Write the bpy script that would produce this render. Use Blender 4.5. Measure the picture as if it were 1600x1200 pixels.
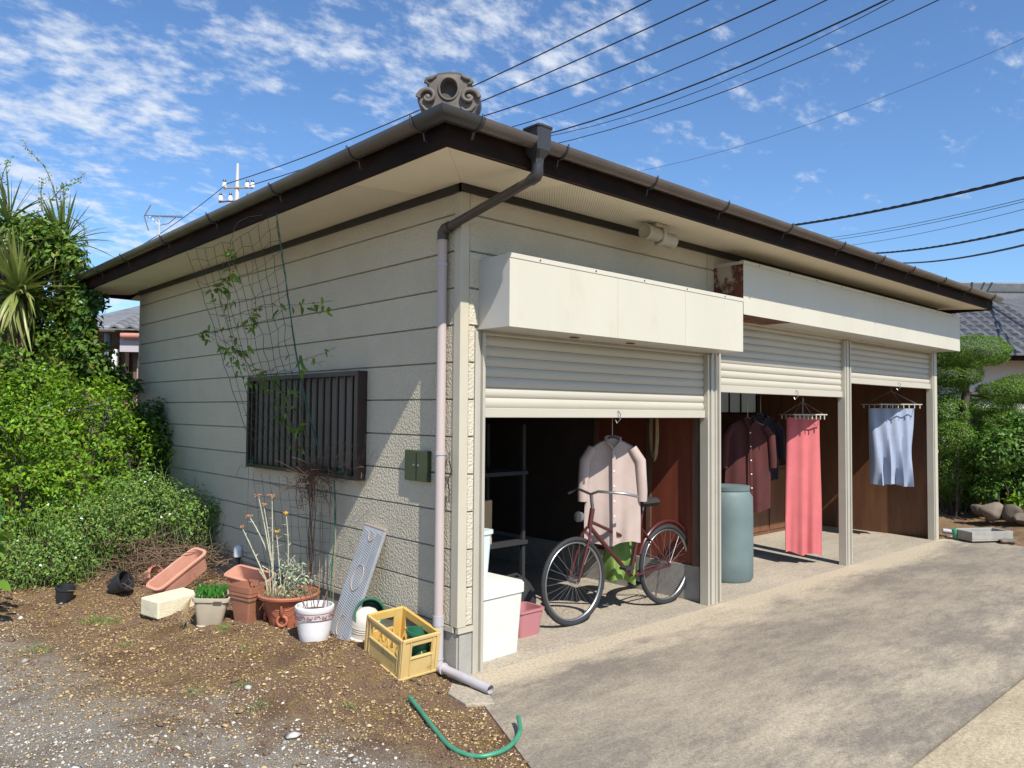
import bpy, math, random
import numpy as np
from mathutils import Vector, Matrix
random.seed(7); RNG = np.random.default_rng(11)
for o in list(bpy.data.objects): bpy.data.objects.remove(o)
scene = bpy.context.scene
COL = scene.collection
rad = math.radians

# ------------------------------------------------------------------ camera
CAM = np.array([-2.96711, -3.68349, 1.6]); YAW, PITCH, ROLL, FPX = 0.744697, 0.0366485, 0.0077833, 1209.47
_f = np.array([math.sin(YAW)*math.cos(PITCH), math.cos(YAW)*math.cos(PITCH), math.sin(PITCH)])
_r0 = np.array([math.cos(YAW), -math.sin(YAW), 0.0]); _u0 = np.cross(_r0, _f)
_r = math.cos(ROLL)*_r0 + math.sin(ROLL)*_u0; _u = -math.sin(ROLL)*_r0 + math.cos(ROLL)*_u0
cam_data = bpy.data.cameras.new('camera'); cam = bpy.data.objects.new('camera', cam_data); COL.objects.link(cam)
cam_data.sensor_width = 36; cam_data.lens = FPX/1600*36; cam_data.clip_end = 3000; cam_data.clip_start = .05
mw = Matrix.Identity(4)
for i in range(3):
    mw[i][0] = _r[i]; mw[i][1] = _u[i]; mw[i][2] = -_f[i]; mw[i][3] = CAM[i]
cam.matrix_world = mw
scene.camera = cam
# ------------------------------------------------------------------ sun, sky, exposure
SUN = Vector((.262, 1.0, -1.12)).normalized()
ELEV = math.asin(-SUN.z); AZ = math.atan2(-SUN.x, -SUN.y)
sl = bpy.data.lights.new('sun', 'SUN'); sl.energy = 5.0; sl.angle = rad(.53); sl.color = (1, .955, .88)
so = bpy.data.objects.new('sun', sl); COL.objects.link(so); so.location = (-5, -20, 22)
so.rotation_euler = SUN.to_track_quat('-Z', 'Y').to_euler()
world = bpy.data.worlds.new('World'); scene.world = world; world.use_nodes = True
wn, wl = world.node_tree.nodes, world.node_tree.links
bg = wn['Background']; bg.inputs[1].default_value = .104
sky = wn.new('ShaderNodeTexSky'); sky.sky_type = 'NISHITA'; sky.sun_disc = False
sky.sun_elevation = ELEV; sky.sun_rotation = AZ; sky.air_density = 1.0; sky.dust_density = .4; sky.ozone_density = 1.6
def wnode(t, **k):
    n = wn.new(t)
    for a, b in k.items(): setattr(n, a, b)
    return n
def wmath(op, a, b=None, c=None):
    n = wnode('ShaderNodeMath', operation=op)
    for i, v in enumerate((a, b, c)):
        if v is None: continue
        if isinstance(v, (int, float)): n.inputs[i].default_value = v
        else: wl.new(v, n.inputs[i])
    return n.outputs[0]
tc = wnode('ShaderNodeTexCoord'); sp = wnode('ShaderNodeSeparateXYZ'); wl.new(tc.outputs['Generated'], sp.inputs[0])
zz = wmath('ADD', wmath('MAXIMUM', sp.outputs[2], 0.0), .30)
cx_ = wmath('DIVIDE', sp.outputs[0], zz); cy_ = wmath('DIVIDE', sp.outputs[1], zz)
cv = wnode('ShaderNodeCombineXYZ'); wl.new(cx_, cv.inputs[0]); wl.new(cy_, cv.inputs[1])
def wnoise(scale, detail, rough, loc=(0, 0, 0), dist=0.0):
    mp = wnode('ShaderNodeMapping'); mp.inputs['Location'].default_value = loc; wl.new(cv.outputs[0], mp.inputs[0])
    mp.inputs['Scale'].default_value = (1.0, 1.45, 1.0); mp.inputs['Rotation'].default_value = (0, 0, .55)
    n = wnode('ShaderNodeTexNoise'); n.inputs['Scale'].default_value = scale; n.inputs['Detail'].default_value = detail
    n.inputs['Roughness'].default_value = rough; n.inputs['Distortion'].default_value = dist; wl.new(mp.outputs[0], n.inputs['Vector'])
    return n.outputs[0]
puff = wnoise(9.0, 9, .58, (3.1, 1.7, 0), .15); big = wnoise(1.7, 3, .5, (1.35, 2.2, 0))
# coverage grows towards the north-west (the clouds thin out eastwards)
west = wmath('MULTIPLY', wmath('SUBTRACT', sp.outputs[1], wmath('MULTIPLY', sp.outputs[0], 1.0)), .065)
fine_ = wnoise(26.0, 6, .6, (9.2, 4.1, 0), .1)
def bank(px, py, lo, amp):
    d_ = Vector(_f+(px-800)/FPX*_r+(600-py)/FPX*_u).normalized()
    dt = wnode('ShaderNodeVectorMath', operation='DOT_PRODUCT'); wl.new(tc.outputs['Generated'], dt.inputs[0]); dt.inputs[1].default_value = d_
    m_ = wnode('ShaderNodeMapRange', interpolation_type='SMOOTHSTEP'); wl.new(dt.outputs['Value'], m_.inputs[0]); m_.inputs[1].default_value = lo; m_.inputs[2].default_value = 1.0; m_.inputs[4].default_value = amp
    return m_.outputs[0]
banks = wmath('ADD', wmath('ADD', bank(120, 100, .988, .065), bank(-60, 60, .98, .0)), wmath('ADD', bank(380, 50, .996, .06), wmath('ADD', bank(600, 40, .985, .035), bank(820, 40, .985, .045))))
west = wmath('ADD', west, banks)
cov = wmath('ADD', wmath('ADD', wmath('ADD', wmath('MULTIPLY', puff, .62), wmath('MULTIPLY', fine_, .34)), wmath('MULTIPLY', big, .36)), west)
mr = wnode('ShaderNodeMapRange', interpolation_type='SMOOTHSTEP'); wl.new(cov, mr.inputs[0])
mr.inputs[1].default_value = .670; mr.inputs[2].default_value = .90; mr.inputs[4].default_value = .88
tn = wnode('ShaderNodeMix', data_type='RGBA', blend_type='MULTIPLY'); tn.inputs[0].default_value = 1; tn.inputs[7].default_value = (.77, 1.01, 1.26, 1); wl.new(sky.outputs[0], tn.inputs[6])   # the deep polarised blue of that day
cm = wnode('ShaderNodeMix', data_type='RGBA'); wl.new(mr.outputs[0], cm.inputs[0]); wl.new(tn.outputs[2], cm.inputs[6])
cm.inputs[7].default_value = (6.2, 6.6, 7.2, 1)
wl.new(cm.outputs[2], bg.inputs[0])
scene.view_settings.view_transform = 'Standard'; scene.view_settings.look = 'None'
scene.view_settings.exposure = 0.40; scene.view_settings.gamma = 1.0; scene.view_settings.use_curve_mapping = False
scene.render.engine = 'CYCLES'

# ------------------------------------------------------------------ measuring helpers (photograph pixel -> point of the place)
def ray(px, py): return _f + (px-800)/FPX*_r + (600-py)/FPX*_u
def pl(px, py, ax, val):
    d = ray(px, py); return CAM + (val-CAM[ax])/d[ax]*d
def dp(px, py, t): return CAM + t*ray(px, py)
def S(t): t = np.clip(t, 0, 1); return t*t*(3-2*t)
def vnoise(x, y, seed=0):
    x = np.asarray(x, float); y = np.asarray(y, float)
    xi = np.floor(x).astype(np.int64); yi = np.floor(y).astype(np.int64); fx = S(x-xi); fy = S(y-yi)
    def h(a, b):
        n = (a*374761393 + b*668265263 + seed*974634777) & 0x7fffffff
        n = ((n ^ (n >> 13))*1274126177) & 0x7fffffff
        return ((n ^ (n >> 16)) & 0xffff)/65535.0
    return (h(xi, yi)*(1-fx)+h(xi+1, yi)*fx)*(1-fy)+(h(xi, yi+1)*(1-fx)+h(xi+1, yi+1)*fx)*fy
def edge_x(y): return -.153+(np.asarray(y)+.418)*(.336/.725)      # left edge of the concrete
def ground_h(x, y):
    x = np.asarray(x, float); y = np.asarray(y, float)
    m = .115*(x < .3)*S((x+1.25)/.75)*S((y+.12)/.7)*S((3.6-y)/1.2)
    n = (vnoise(x*2.2, y*2.2, 3)-.5)*.035+(vnoise(x*7, y*7, 5)-.5)*.022+(vnoise(x*19, y*19, 9)-.5)*.016+(vnoise(x*41, y*41, 12)-.5)*.009
    bed = .10*S((y-3.0)/.8)*S((-x+.6)/.5)*S((x+4.5)/1)
    xr_ = 8.17+np.clip((y+.75)/.72, 0, 1)*.75
    gar = .14*S((x-xr_-.1)/1.2)
    h = m+bed+gar+n*np.where((x < .1) | (x > 8.2), 1, .2)+.004
    # flush with the concrete along its edge; beneath buildings and slabs it drops away
    d = edge_x(np.minimum(y, -.02))-x
    near = np.where((y < .1) & (x < 7), S(d/.35), 1.0)
    h = h*near + (1-near)*(-.006)
    slab = ((x > edge_x(y)+.02) & (x < xr_-.02) & (y < -.02)) | ((x > .03) & (x < 7.9) & (y >= -.05) & (y < 6.0))
    return np.where(slab, -.16, h)
def gp(px, py):
    z = 0.05
    for _ in range(25):
        p = pl(px, py, 2, z); z = .5*z+.5*float(ground_h(p[0], p[1]))
    return np.array([p[0], p[1], float(ground_h(p[0], p[1]))])

# ------------------------------------------------------------------ materials
MATS = {}
def mat(name, col, col2=None, rough=.6, nscale=6, lo=.35, hi=.65, bump=0., bscale=40, bdist=.01, metal=0., spec=.5, stretch=(1, 1, 1),
        kind='noise', detail=6, rnd=0., transl=0., tint=False, spots=None):
    m = bpy.data.materials.new(name); m.use_nodes = True; N, L = m.node_tree.nodes, m.node_tree.links
    b = N['Principled BSDF']; b.inputs['Roughness'].default_value = rough; b.inputs['Metallic'].default_value = metal
    b.inputs['Specular IOR Level'].default_value = spec
    tc = N.new('ShaderNodeTexCoord'); mp = N.new('ShaderNodeMapping'); mp.inputs['Scale'].default_value = stretch
    L.new(tc.outputs['Object'], mp.inputs[0]); V = mp.outputs[0]
    c = (*col, 1); out = None
    if col2 is not None:
        n = N.new('ShaderNodeTexNoise'); n.inputs['Scale'].default_value = nscale; n.inputs['Detail'].default_value = detail
        n.inputs['Roughness'].default_value = .62; L.new(V, n.inputs['Vector'])
        r = N.new('ShaderNodeMapRange'); r.inputs[1].default_value = lo; r.inputs[2].default_value = hi; L.new(n.outputs[0], r.inputs[0])
        mx = N.new('ShaderNodeMix'); mx.data_type = 'RGBA'; mx.inputs[6].default_value = c; mx.inputs[7].default_value = (*col2, 1)
        L.new(r.outputs[0], mx.inputs[0]); out = mx.outputs[2]
    if spots is not None:      # stains / rust with a shape of their own: (colour, scale, lo, hi)
        sc_, s_, l_, h_ = spots
        n = N.new('ShaderNodeTexNoise'); n.inputs['Scale'].default_value = s_; n.inputs['Detail'].default_value = 8; n.inputs['Roughness'].default_value = .7
        L.new(V, n.inputs['Vector']); r = N.new('ShaderNodeMapRange'); r.inputs[1].default_value = l_; r.inputs[2].default_value = h_; L.new(n.outputs[0], r.inputs[0])
        mx = N.new('ShaderNodeMix'); mx.data_type = 'RGBA'; mx.inputs[7].default_value = (*sc_, 1); L.new(r.outputs[0], mx.inputs[0])
        if out is None: mx.inputs[6].default_value = c
        else: L.new(out, mx.inputs[6])
        out = mx.outputs[2]
    if tint or rnd:
        if tint:
            a = N.new('ShaderNodeAttribute'); a.attribute_name = 'tint'; src = a.outputs['Fac']
            if transl:      # some leaves yellower, a few dead
                w_ = N.new('ShaderNodeMath'); w_.operation = 'MULTIPLY'; w_.inputs[1].default_value = 7.31; L.new(src, w_.inputs[0])
                fr = N.new('ShaderNodeMath'); fr.operation = 'FRACT'; L.new(w_.outputs[0], fr.inputs[0])
                rp = N.new('ShaderNodeValToRGB'); L.new(fr.outputs[0], rp.inputs[0]); e_ = rp.color_ramp.elements
                e_[0].position = 0; e_[0].color = (col[0]*.75, col[1]*.9, col[2]*1.1, 1); e_[1].position = .9; e_[1].color = (col[0]*1.22, col[1]*1.12, col[2]*.9, 1)
                q_ = e_.new(.965); q_.color = (col[0]*1.5, col[1]*.85, col[2]*1.2, 1)
                out = rp.outputs[0]
        else:
            a = N.new('ShaderNodeObjectInfo'); src = a.outputs['Random']
        r = N.new('ShaderNodeMapRange'); r.inputs[3].default_value = 1-(rnd or .45); r.inputs[4].default_value = 1+(rnd or .45); L.new(src, r.inputs[0])
        mx = N.new('ShaderNodeMix'); mx.data_type = 'RGBA'; mx.blend_type = 'MULTIPLY'; mx.inputs[0].default_value = 1
        if out is None: mx.inputs[6].default_value = c
        else: L.new(out, mx.inputs[6])
        L.new(r.outputs[0], mx.inputs[7]); out = mx.outputs[2]
    if out is None: b.inputs['Base Color'].default_value = c
    else: L.new(out, b.inputs['Base Color'])
    if bump:
        if kind == 'voronoi':
            n = N.new('ShaderNodeTexVoronoi'); n.feature = 'SMOOTH_F1'; n.inputs['Scale'].default_value = bscale; hs = n.outputs[0]
        else:
            n = N.new('ShaderNodeTexNoise'); n.inputs['Scale'].default_value = bscale; n.inputs['Detail'].default_value = 3; hs = n.outputs[0]
        L.new(V, n.inputs['Vector'])
        bp = N.new('ShaderNodeBump'); bp.inputs['Strength'].default_value = bump; bp.inputs['Distance'].default_value = bdist
        L.new(hs, bp.inputs['Height']); L.new(bp.outputs[0], b.inputs['Normal'])
    if transl:
        t = N.new('ShaderNodeBsdfTranslucent'); ms = N.new('ShaderNodeMixShader'); ms.inputs[0].default_value = transl
        if out is None: t.inputs[0].default_value = c
        else: L.new(out, t.inputs[0])
        L.new(b.outputs[0], ms.inputs[1]); L.new(t.outputs[0], ms.inputs[2]); L.new(ms.outputs[0], N['Material Output'].inputs[0])
    MATS[name] = m
    return m
m_siding = mat('siding', (.53, .475, .365), (.49, .44, .335), .75, 3.2, bump=1.0, bscale=62, bdist=.013, kind='noise', rnd=.05)
m_trim = mat('siding_trim', (.48, .435, .335), (.44, .40, .305), .5, 3)
m_found = mat('foundation', (.36, .34, .30), (.27, .255, .22), .85, 5, bump=.3, bscale=90)
m_soffit = mat('soffit', (.78, .715, .56), (.73, .67, .52), .8, 2.2)
m_fascia = mat('fascia_wood', (.011, .0065, .005), (.024, .012, .008), .8, spec=.15, nscale=2.5, **dict(stretch=(1, 1, 3), bump=.2, bscale=60, spots=((.060, .022, .013), 1.6, .55, .75)))
m_black = mat('dark_trim', (.014, .012, .011), rough=.45)
m_gutter = mat('gutter', (.098, .078, .070), (.070, .056, .049), .22, 3, stretch=(1, 1, 1), spots=((.05, .045, .04), 5, .62, .8))
m_gutter_dark = mat('gutter_corner', (.036, .035, .035), rough=.35)
m_pipe = mat('pipe_weathered', (.46, .38, .355), (.41, .345, .325), .5, 2.5, stretch=(2, 2, .4))
m_pipe_dark = mat('pipe_brown', (.045, .034, .030), (.06, .045, .04), .45, 5)
m_pipe_grey = mat('pipe_grey', (.46, .43, .45), (.36, .34, .35), .5, 6)
m_white = mat('white_paint', (.515, .485, .395), (.485, .455, .37), .42, 1.4, bump=.06, bscale=3.5, bdist=.02, stretch=(1, 1, .35), spots=((.43, .36, .26), 4.5, .58, .86))
m_whiteside = mat('box_side', (.50, .485, .44), (.46, .44, .395), .45, 2, spots=((.30, .16, .08), 7, .70, .8))
m_rust = mat('rusty_end', (.17, .055, .022), (.055, .016, .010), .85, 5, bump=.2, spots=((.40, .33, .25), 3.2, .56, .62))
m_shut = mat('shutter', (.455, .42, .345), (.42, .385, .31), .42, 2, stretch=(.5, 1, 3))
m_rail = mat('rail_alu', (.45, .42, .35), (.41, .38, .315), .38, 4, metal=.15)
m_frame = mat('window_frame', (.040, .022, .018), (.03, .018, .015), .4, 6)
m_frost = mat('frosted_glass', (.17, .155, .13), (.135, .125, .105), .4, 2, spec=.3)
m_orn = mat('ornament_clay', (.145, .122, .102), (.095, .078, .066), .7, 9, bump=.15, bscale=60)
m_orn_dark = mat('ornament_recess', (.075, .062, .056), rough=.8)
m_kawara = mat('kawara', (.105, .105, .108), (.07, .07, .073), .42, 4, rnd=.18)
m_kawara_l = mat('kawara_light', (.22, .22, .22), (.14, .14, .14), .5, 4, rnd=.2)
m_ply = mat('plywood_red', (.20, .048, .022), (.15, .034, .017), .6, 3, stretch=(4, 4, .5))
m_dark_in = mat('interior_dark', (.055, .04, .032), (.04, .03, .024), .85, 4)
m_block = mat('grey_block', (.33, .31, .28), (.25, .235, .21), .9, 7, bump=.2, bscale=120)
m_post = mat('brown_post', (.15, .085, .055), (.10, .055, .04), .65, 4, stretch=(5, 5, .6))
m_olive = mat('olive_paint', (.055, .070, .028), (.045, .058, .023), .45, 6)
m_steel = mat('steel', (.33, .33, .34), rough=.35, metal=.8)
m_lamp = mat('lamp_plastic', (.42, .39, .31), (.36, .33, .26), .5, 6)
m_net = mat('net_string', (.022, .055, .045), rough=.6)
m_netg = mat('net_green', (.02, .13, .095), rough=.6)
m_terra = mat('terracotta', (.40, .135, .070), (.33, .105, .055), .72, 8, spots=((.22, .13, .085), 7, .60, .74))
m_terra_p = mat('terracotta_pale', (.56, .28, .20), (.48, .22, .15), .75, 6, spots=((.33, .20, .14), 6, .60, .76))
m_terra_b = mat('terracotta_brown', (.34, .145, .08), (.27, .105, .06), .75, 7, spots=((.42, .30, .22), 9, .6, .8))
m_beige = mat('beige_plastic', (.50, .43, .32), (.44, .37, .27), .6, 9, bump=.1, bscale=120)
m_glaze = mat('white_glaze', (.78, .765, .76), (.72, .70, .69), .35, 9, spots=((.46, .38, .30), 9, .66, .80))
m_scroll = mat('red_scroll', (.24, .06, .045), rough=.6)
m_cream = mat('cream_block', (.72, .655, .46), (.62, .56, .40), .85, 10, bump=.4, bscale=70, spots=((.42, .37, .22), 12, .62, .75))
m_board = mat('grey_board', (.33, .34, .355), (.28, .29, .305), .5, 6)
m_boardp = mat('board_pink', (.38, .29, .245), rough=.6)
m_yellow = mat('yellow_crate', (.62, .40, .105), (.56, .36, .095), .5, 5, spots=((.60, .45, .18), 4, .55, .75))
m_yellow_p = mat('yellow_faded', (.60, .42, .165), (.54, .38, .145), .55, 6, spots=((.30, .20, .10), 8, .58, .76))
m_green = mat('green_plastic', (.018, .105, .055), (.022, .13, .065), .4, 8)
m_hose = mat('green_hose', (.035, .20, .115), (.06, .25, .15), .42, 14)
m_blackp = mat('black_plastic', (.022, .024, .028), rough=.45)
m_soil = mat('potting_soil', (.10, .065, .042), (.055, .036, .025), .95, 30, bump=.5, bscale=80)
m_leaf = mat('hedge_leaf', (.15, .275, .016), rough=.50, tint=True, transl=.38, rnd=.55, spec=.35)
m_weed = mat('weed_leaf', (.165, .27, .055), rough=.6, tint=True, transl=.35, rnd=.5, spec=.3)
m_dark = mat('dark_leaf', (.040, .105, .018), rough=.38, tint=True, transl=.22)
m_vine = mat('vine_leaf', (.12, .225, .022), rough=.42, rnd=.35, transl=.35)
m_blade = mat('blade', (.14, .205, .045), (.27, .275, .075), .42, 2.2, lo=.4, hi=.6, rnd=.25, transl=.18)
m_blade_dry = mat('blade_dry', (.36, .25, .10), (.25, .17, .07), .6, 3, transl=.15)
m_pine = mat('pruned_leaf', (.11, .205, .020), rough=.55, tint=True, transl=.28, rnd=.5, spec=.3)
m_succ = mat('succulent', (.060, .20, .030), rough=.4, rnd=.25, transl=.2)
m_silver = mat('silver_stem', (.46, .46, .34), (.38, .37, .25), .8, 20)
m_dry = mat('dry_stem', (.21, .135, .080), (.13, .082, .052), .85, 14)
m_drylight = mat('dry_straw', (.36, .26, .14), (.28, .20, .10), .85, 14)
m_flower_y = mat('flower_yellow', (.62, .34, .03), rough=.7)
m_flower_d = mat('flower_dry', (.36, .18, .10), rough=.8)
m_flower_w = mat('flower_white', (.75, .75, .72), rough=.6)
m_bark = mat('bark', (.085, .062, .045), (.05, .037, .028), .9, 9, bump=.5, bscale=40, stretch=(1, 1, .3))
m_stone = mat('garden_stone', (.20, .155, .115), (.11, .085, .065), .9, 6, bump=.5, bscale=30, rnd=.15)
m_gravel = mat('gravel_stone', (.46, .415, .35), rough=.85, tint=True)
m_straw = mat('moss_flake', (.42, .29, .135), rough=.9, tint=True)
m_wire = mat('cable_black', (.012, .013, .016), rough=.6)
m_polew = mat('pole_concrete', (.52, .50, .48), rough=.7)
m_insul = mat('insulator', (.75, .75, .74), rough=.3)
m_wallw = mat('house_plaster', (.55, .54, .51), (.50, .49, .46), .85, 1.2)
m_wallb = mat('house_brown', (.11, .085, .065), (.085, .065, .05), .8, 3)
m_copper = mat('copper_gutter', (.50, .235, .17), (.42, .19, .14), .5, 4)
m_pinkwall = mat('pink_plaster', (.44, .26, .19), (.36, .20, .15), .85, 4)
m_cloth_b = mat('cloth_beige', (.44, .34, .30), (.38, .30, .26), .9, 5)
m_cloth_p = mat('cloth_pink', (.52, .13, .13), (.46, .11, .12), .9, 4)
m_cloth_r = mat('cloth_maroon', (.075, .014, .012), (.05, .011, .010), .9, 5)
m_cloth_bl = mat('cloth_blue', (.29, .33, .43), (.25, .29, .39), .9, 5)
m_cloth_g = mat('cloth_green', (.17, .27, .055), (.13, .21, .045), .8, 6)
m_cloth_k = mat('cloth_black', (.02, .019, .019), rough=.85)
m_teal = mat('teal_plastic', (.13, .175, .17), (.10, .14, .14), .6, 3)
m_card = mat('cardboard', (.42, .285, .155), (.37, .25, .135), .85, 5)
m_pale = mat('pale_plastic', (.56, .62, .60), rough=.45)
m_foam = mat('white_foam', (.62, .62, .56), (.58, .58, .52), .7, 8, bump=.1, bscale=140)
m_pinkp = mat('pink_plastic', (.40, .16, .17), rough=.45)
m_tyre = mat('tyre', (.020, .020, .021), rough=.75)
m_bike = mat('bike_red', (.075, .016, .016), rough=.3)
m_wood = mat('brown_cabinet', (.17, .075, .035), (.12, .05, .025), .5, 3, stretch=(4, 4, .6))
m_mat = mat('floor_mat', (.42, .36, .28), (.36, .30, .23), .95, 9)

# ------------------------------------------------------------------ object helpers
class MB:
    def __init__(s): s.v = []; s.f = []
    def add(s, vs, fs):
        o = len(s.v); s.v += [tuple(map(float, p)) for p in vs]; s.f += [tuple(i+o for i in f) for f in fs]; return s
    def box(s, lo, hi, T=None):
        x0, y0, z0 = lo; x1, y1, z1 = hi
        v = [(x0, y0, z0), (x1, y0, z0), (x1, y1, z0), (x0, y1, z0), (x0, y0, z1), (x1, y0, z1), (x1, y1, z1), (x0, y1, z1)]
        if T is not None: v = [T @ Vector(p) for p in v]
        return s.add(v, [(3, 2, 1, 0), (4, 5, 6, 7), (0, 1, 5, 4), (1, 2, 6, 5), (2, 3, 7, 6), (3, 0, 4, 7)])
    def hexa(s, b, t):          # bottom 4 and top 4 points
        return s.add(list(b)+list(t), [(3, 2, 1, 0), (4, 5, 6, 7), (0, 1, 5, 4), (1, 2, 6, 5), (2, 3, 7, 6), (3, 0, 4, 7)])
    def tube(s, pts, r, n=8, cap=True, T=None):
        P = [Vector(p) for p in pts]; R = r if hasattr(r, '__len__') else [r]*len(P)
        vs = []; prev = None
        for i, p in enumerate(P):
            t = (P[min(i+1, len(P)-1)]-P[max(i-1, 0)])
            t = t.normalized() if t.length > 1e-9 else Vector((0, 0, 1))
            if prev is None:
                a = Vector((0, 0, 1)) if abs(t.z) < .9 else Vector((1, 0, 0)); a = t.cross(a).normalized()
            else:
                a = (prev - t*prev.dot(t)); a = a.normalized() if a.length > 1e-6 else t.orthogonal().normalized()
            prev = a; b = t.cross(a)
            for k in range(n):
                w = 2*math.pi*k/n; q = p+(a*math.cos(w)+b*math.sin(w))*R[i]
                vs.append(T @ q if T is not None else q)
        fs = [(i*n+k, i*n+(k+1) % n, (i+1)*n+(k+1) % n, (i+1)*n+k) for i in range(len(P)-1) for k in range(n)]
        if cap: fs += [tuple(range(n-1, -1, -1)), tuple((len(P)-1)*n+k for k in range(n))]
        return s.add(vs, fs)
    def lathe(s, prof, n=28, T=None, sx=1, sy=1):
        vs = []
        for r, z in prof:
            for k in range(n):
                w = 2*math.pi*k/n; q = Vector((r*math.cos(w)*sx, r*math.sin(w)*sy, z)); vs.append(T @ q if T is not None else q)
        fs = [(i*n+k, i*n+(k+1) % n, (i+1)*n+(k+1) % n, (i+1)*n+k) for i in range(len(prof)-1) for k in range(n)]
        if prof[0][0] > 1e-4: fs.append(tuple(range(n-1, -1, -1)))
        if prof[-1][0] > 1e-4: fs.append(tuple((len(prof)-1)*n+k for k in range(n)))
        return s.add(vs, fs)
    def prism(s, poly, ax, a, b):   # polygon in the plane normal to ax, from a to b
        def P(p, h):
            return [(h, p[0], p[1]), (p[0], h, p[1]), (p[0], p[1], h)][ax]
        n = len(poly); v = [P(p, a) for p in poly]+[P(p, b) for p in poly]
        return s.add(v, [tuple(range(n)), tuple(range(2*n-1, n-1, -1))]+[(i, i+n, (i+1) % n+n, (i+1) % n) for i in range(n)])
    def sweep(s, prof_rings, closed=False):   # list of rings of equal length
        n = len(prof_rings[0]); vs = [p for ring in prof_rings for p in ring]; fs = []
        for i in range(len(prof_rings)-1):
            for k in range(n-1 if not closed else n):
                fs.append((i*n+k, i*n+(k+1) % n, (i+1)*n+(k+1) % n, (i+1)*n+k))
        return s.add(vs, fs)
    def mesh(s, name, m, smooth=None):
        me = bpy.data.meshes.new(name); me.from_pydata(s.v, [], s.f); me.materials.append(m)
        import bmesh
        bm = bmesh.new(); bm.from_mesh(me); bmesh.ops.recalc_face_normals(bm, faces=bm.faces); bm.to_mesh(me); bm.free()
        if smooth:
            me.polygons.foreach_set('use_smooth', [True]*len(me.polygons)); me.set_sharp_from_angle(angle=rad(smooth))
        return me
    def build(s, name, m, parent=None, smooth=None, bevel=0, label=None):
        return link(name, s.mesh(name, m, smooth), parent, bevel, label)
def link(name, me, parent=None, bevel=0, label=None):
    o = bpy.data.objects.new(name, me); COL.objects.link(o)
    if parent is not None: o.parent = parent
    if bevel:
        b = o.modifiers.new('bevel', 'BEVEL'); b.width = bevel; b.segments = 2; b.limit_method = 'ANGLE'; b.angle_limit = rad(40)
    if label: o['label'] = label
    return o
def thing(name, label, cat, loc=(0, 0, 0), rot=(0, 0, 0), group=None):
    o = bpy.data.objects.new(name, None); COL.objects.link(o); o.location = loc; o.rotation_euler = rot; o.empty_display_size = .1
    return tag(o, label, cat, group)
def tag(o, label=None, cat=None, group=None, kind=None):
    if label: o['label'] = label
    if cat: o['category'] = cat
    if group: o['group'] = group
    if kind: o['kind'] = kind
    return o
def TR(loc=(0, 0, 0), rot=(0, 0, 0)):
    return Matrix.Translation(Vector(loc)) @ (Matrix.Rotation(rot[2], 4, 'Z') @ Matrix.Rotation(rot[1], 4, 'Y') @ Matrix.Rotation(rot[0], 4, 'X'))
def np_mesh(name, V, F, m, tint=None, smooth=False):
    me = bpy.data.meshes.new(name); n = len(F); k = F.shape[1]
    me.vertices.add(len(V)); me.vertices.foreach_set('co', V.astype(np.float32).ravel())
    me.loops.add(n*k); me.loops.foreach_set('vertex_index', F.astype(np.int32).ravel())
    me.polygons.add(n); me.polygons.foreach_set('loop_start', np.arange(0, n*k, k, dtype=np.int32))
    try: me.polygons.foreach_set('loop_total', np.full(n, k, dtype=np.int32))
    except Exception: pass
    if smooth: me.polygons.foreach_set('use_smooth', np.ones(n, bool))
    me.update(calc_edges=True)
    if tint is not None:
        a = me.attributes.new('tint', 'FLOAT', 'POINT'); a.data.foreach_set('value', tint.astype(np.float32))
    me.materials.append(m); me.validate()
    return me
def unit(a): return a/np.maximum(np.linalg.norm(a, axis=1, keepdims=True), 1e-9)
def leaves_mesh(name, P, Nn, size, m, aspect=.5, fold=.25, droop=.3, szvar=.35):
    n = len(P); Nn = unit(Nn); t = unit(np.cross(Nn, RNG.normal(size=(n, 3))))
    t = unit(t + Nn*RNG.uniform(-.1, .5, (n, 1)) - np.array([0, 0, droop])*RNG.uniform(0, 1, (n, 1)))
    b = unit(np.cross(Nn, t)); L = size*(1+RNG.uniform(-szvar, szvar, (n, 1))); W = L*aspect*.5
    nn = np.cross(t, b)
    V = np.stack([P, P+t*L*.45+b*W+nn*W*fold*1.6, P+t*L-nn*L*.12, P+t*L*.45-b*W+nn*W*fold*1.6, P+t*L*.5], 1).reshape(-1, 3)
    i = np.arange(n)[:, None]*5
    F = np.concatenate([i+np.array([[0, 4, 1]]), i+np.array([[4, 2, 1]]), i+np.array([[0, 3, 4]]), i+np.array([[4, 3, 2]])], 1).reshape(-1, 3)
    return np_mesh(name, V, F, m, np.repeat(RNG.uniform(0, 1, n), 5))
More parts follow.
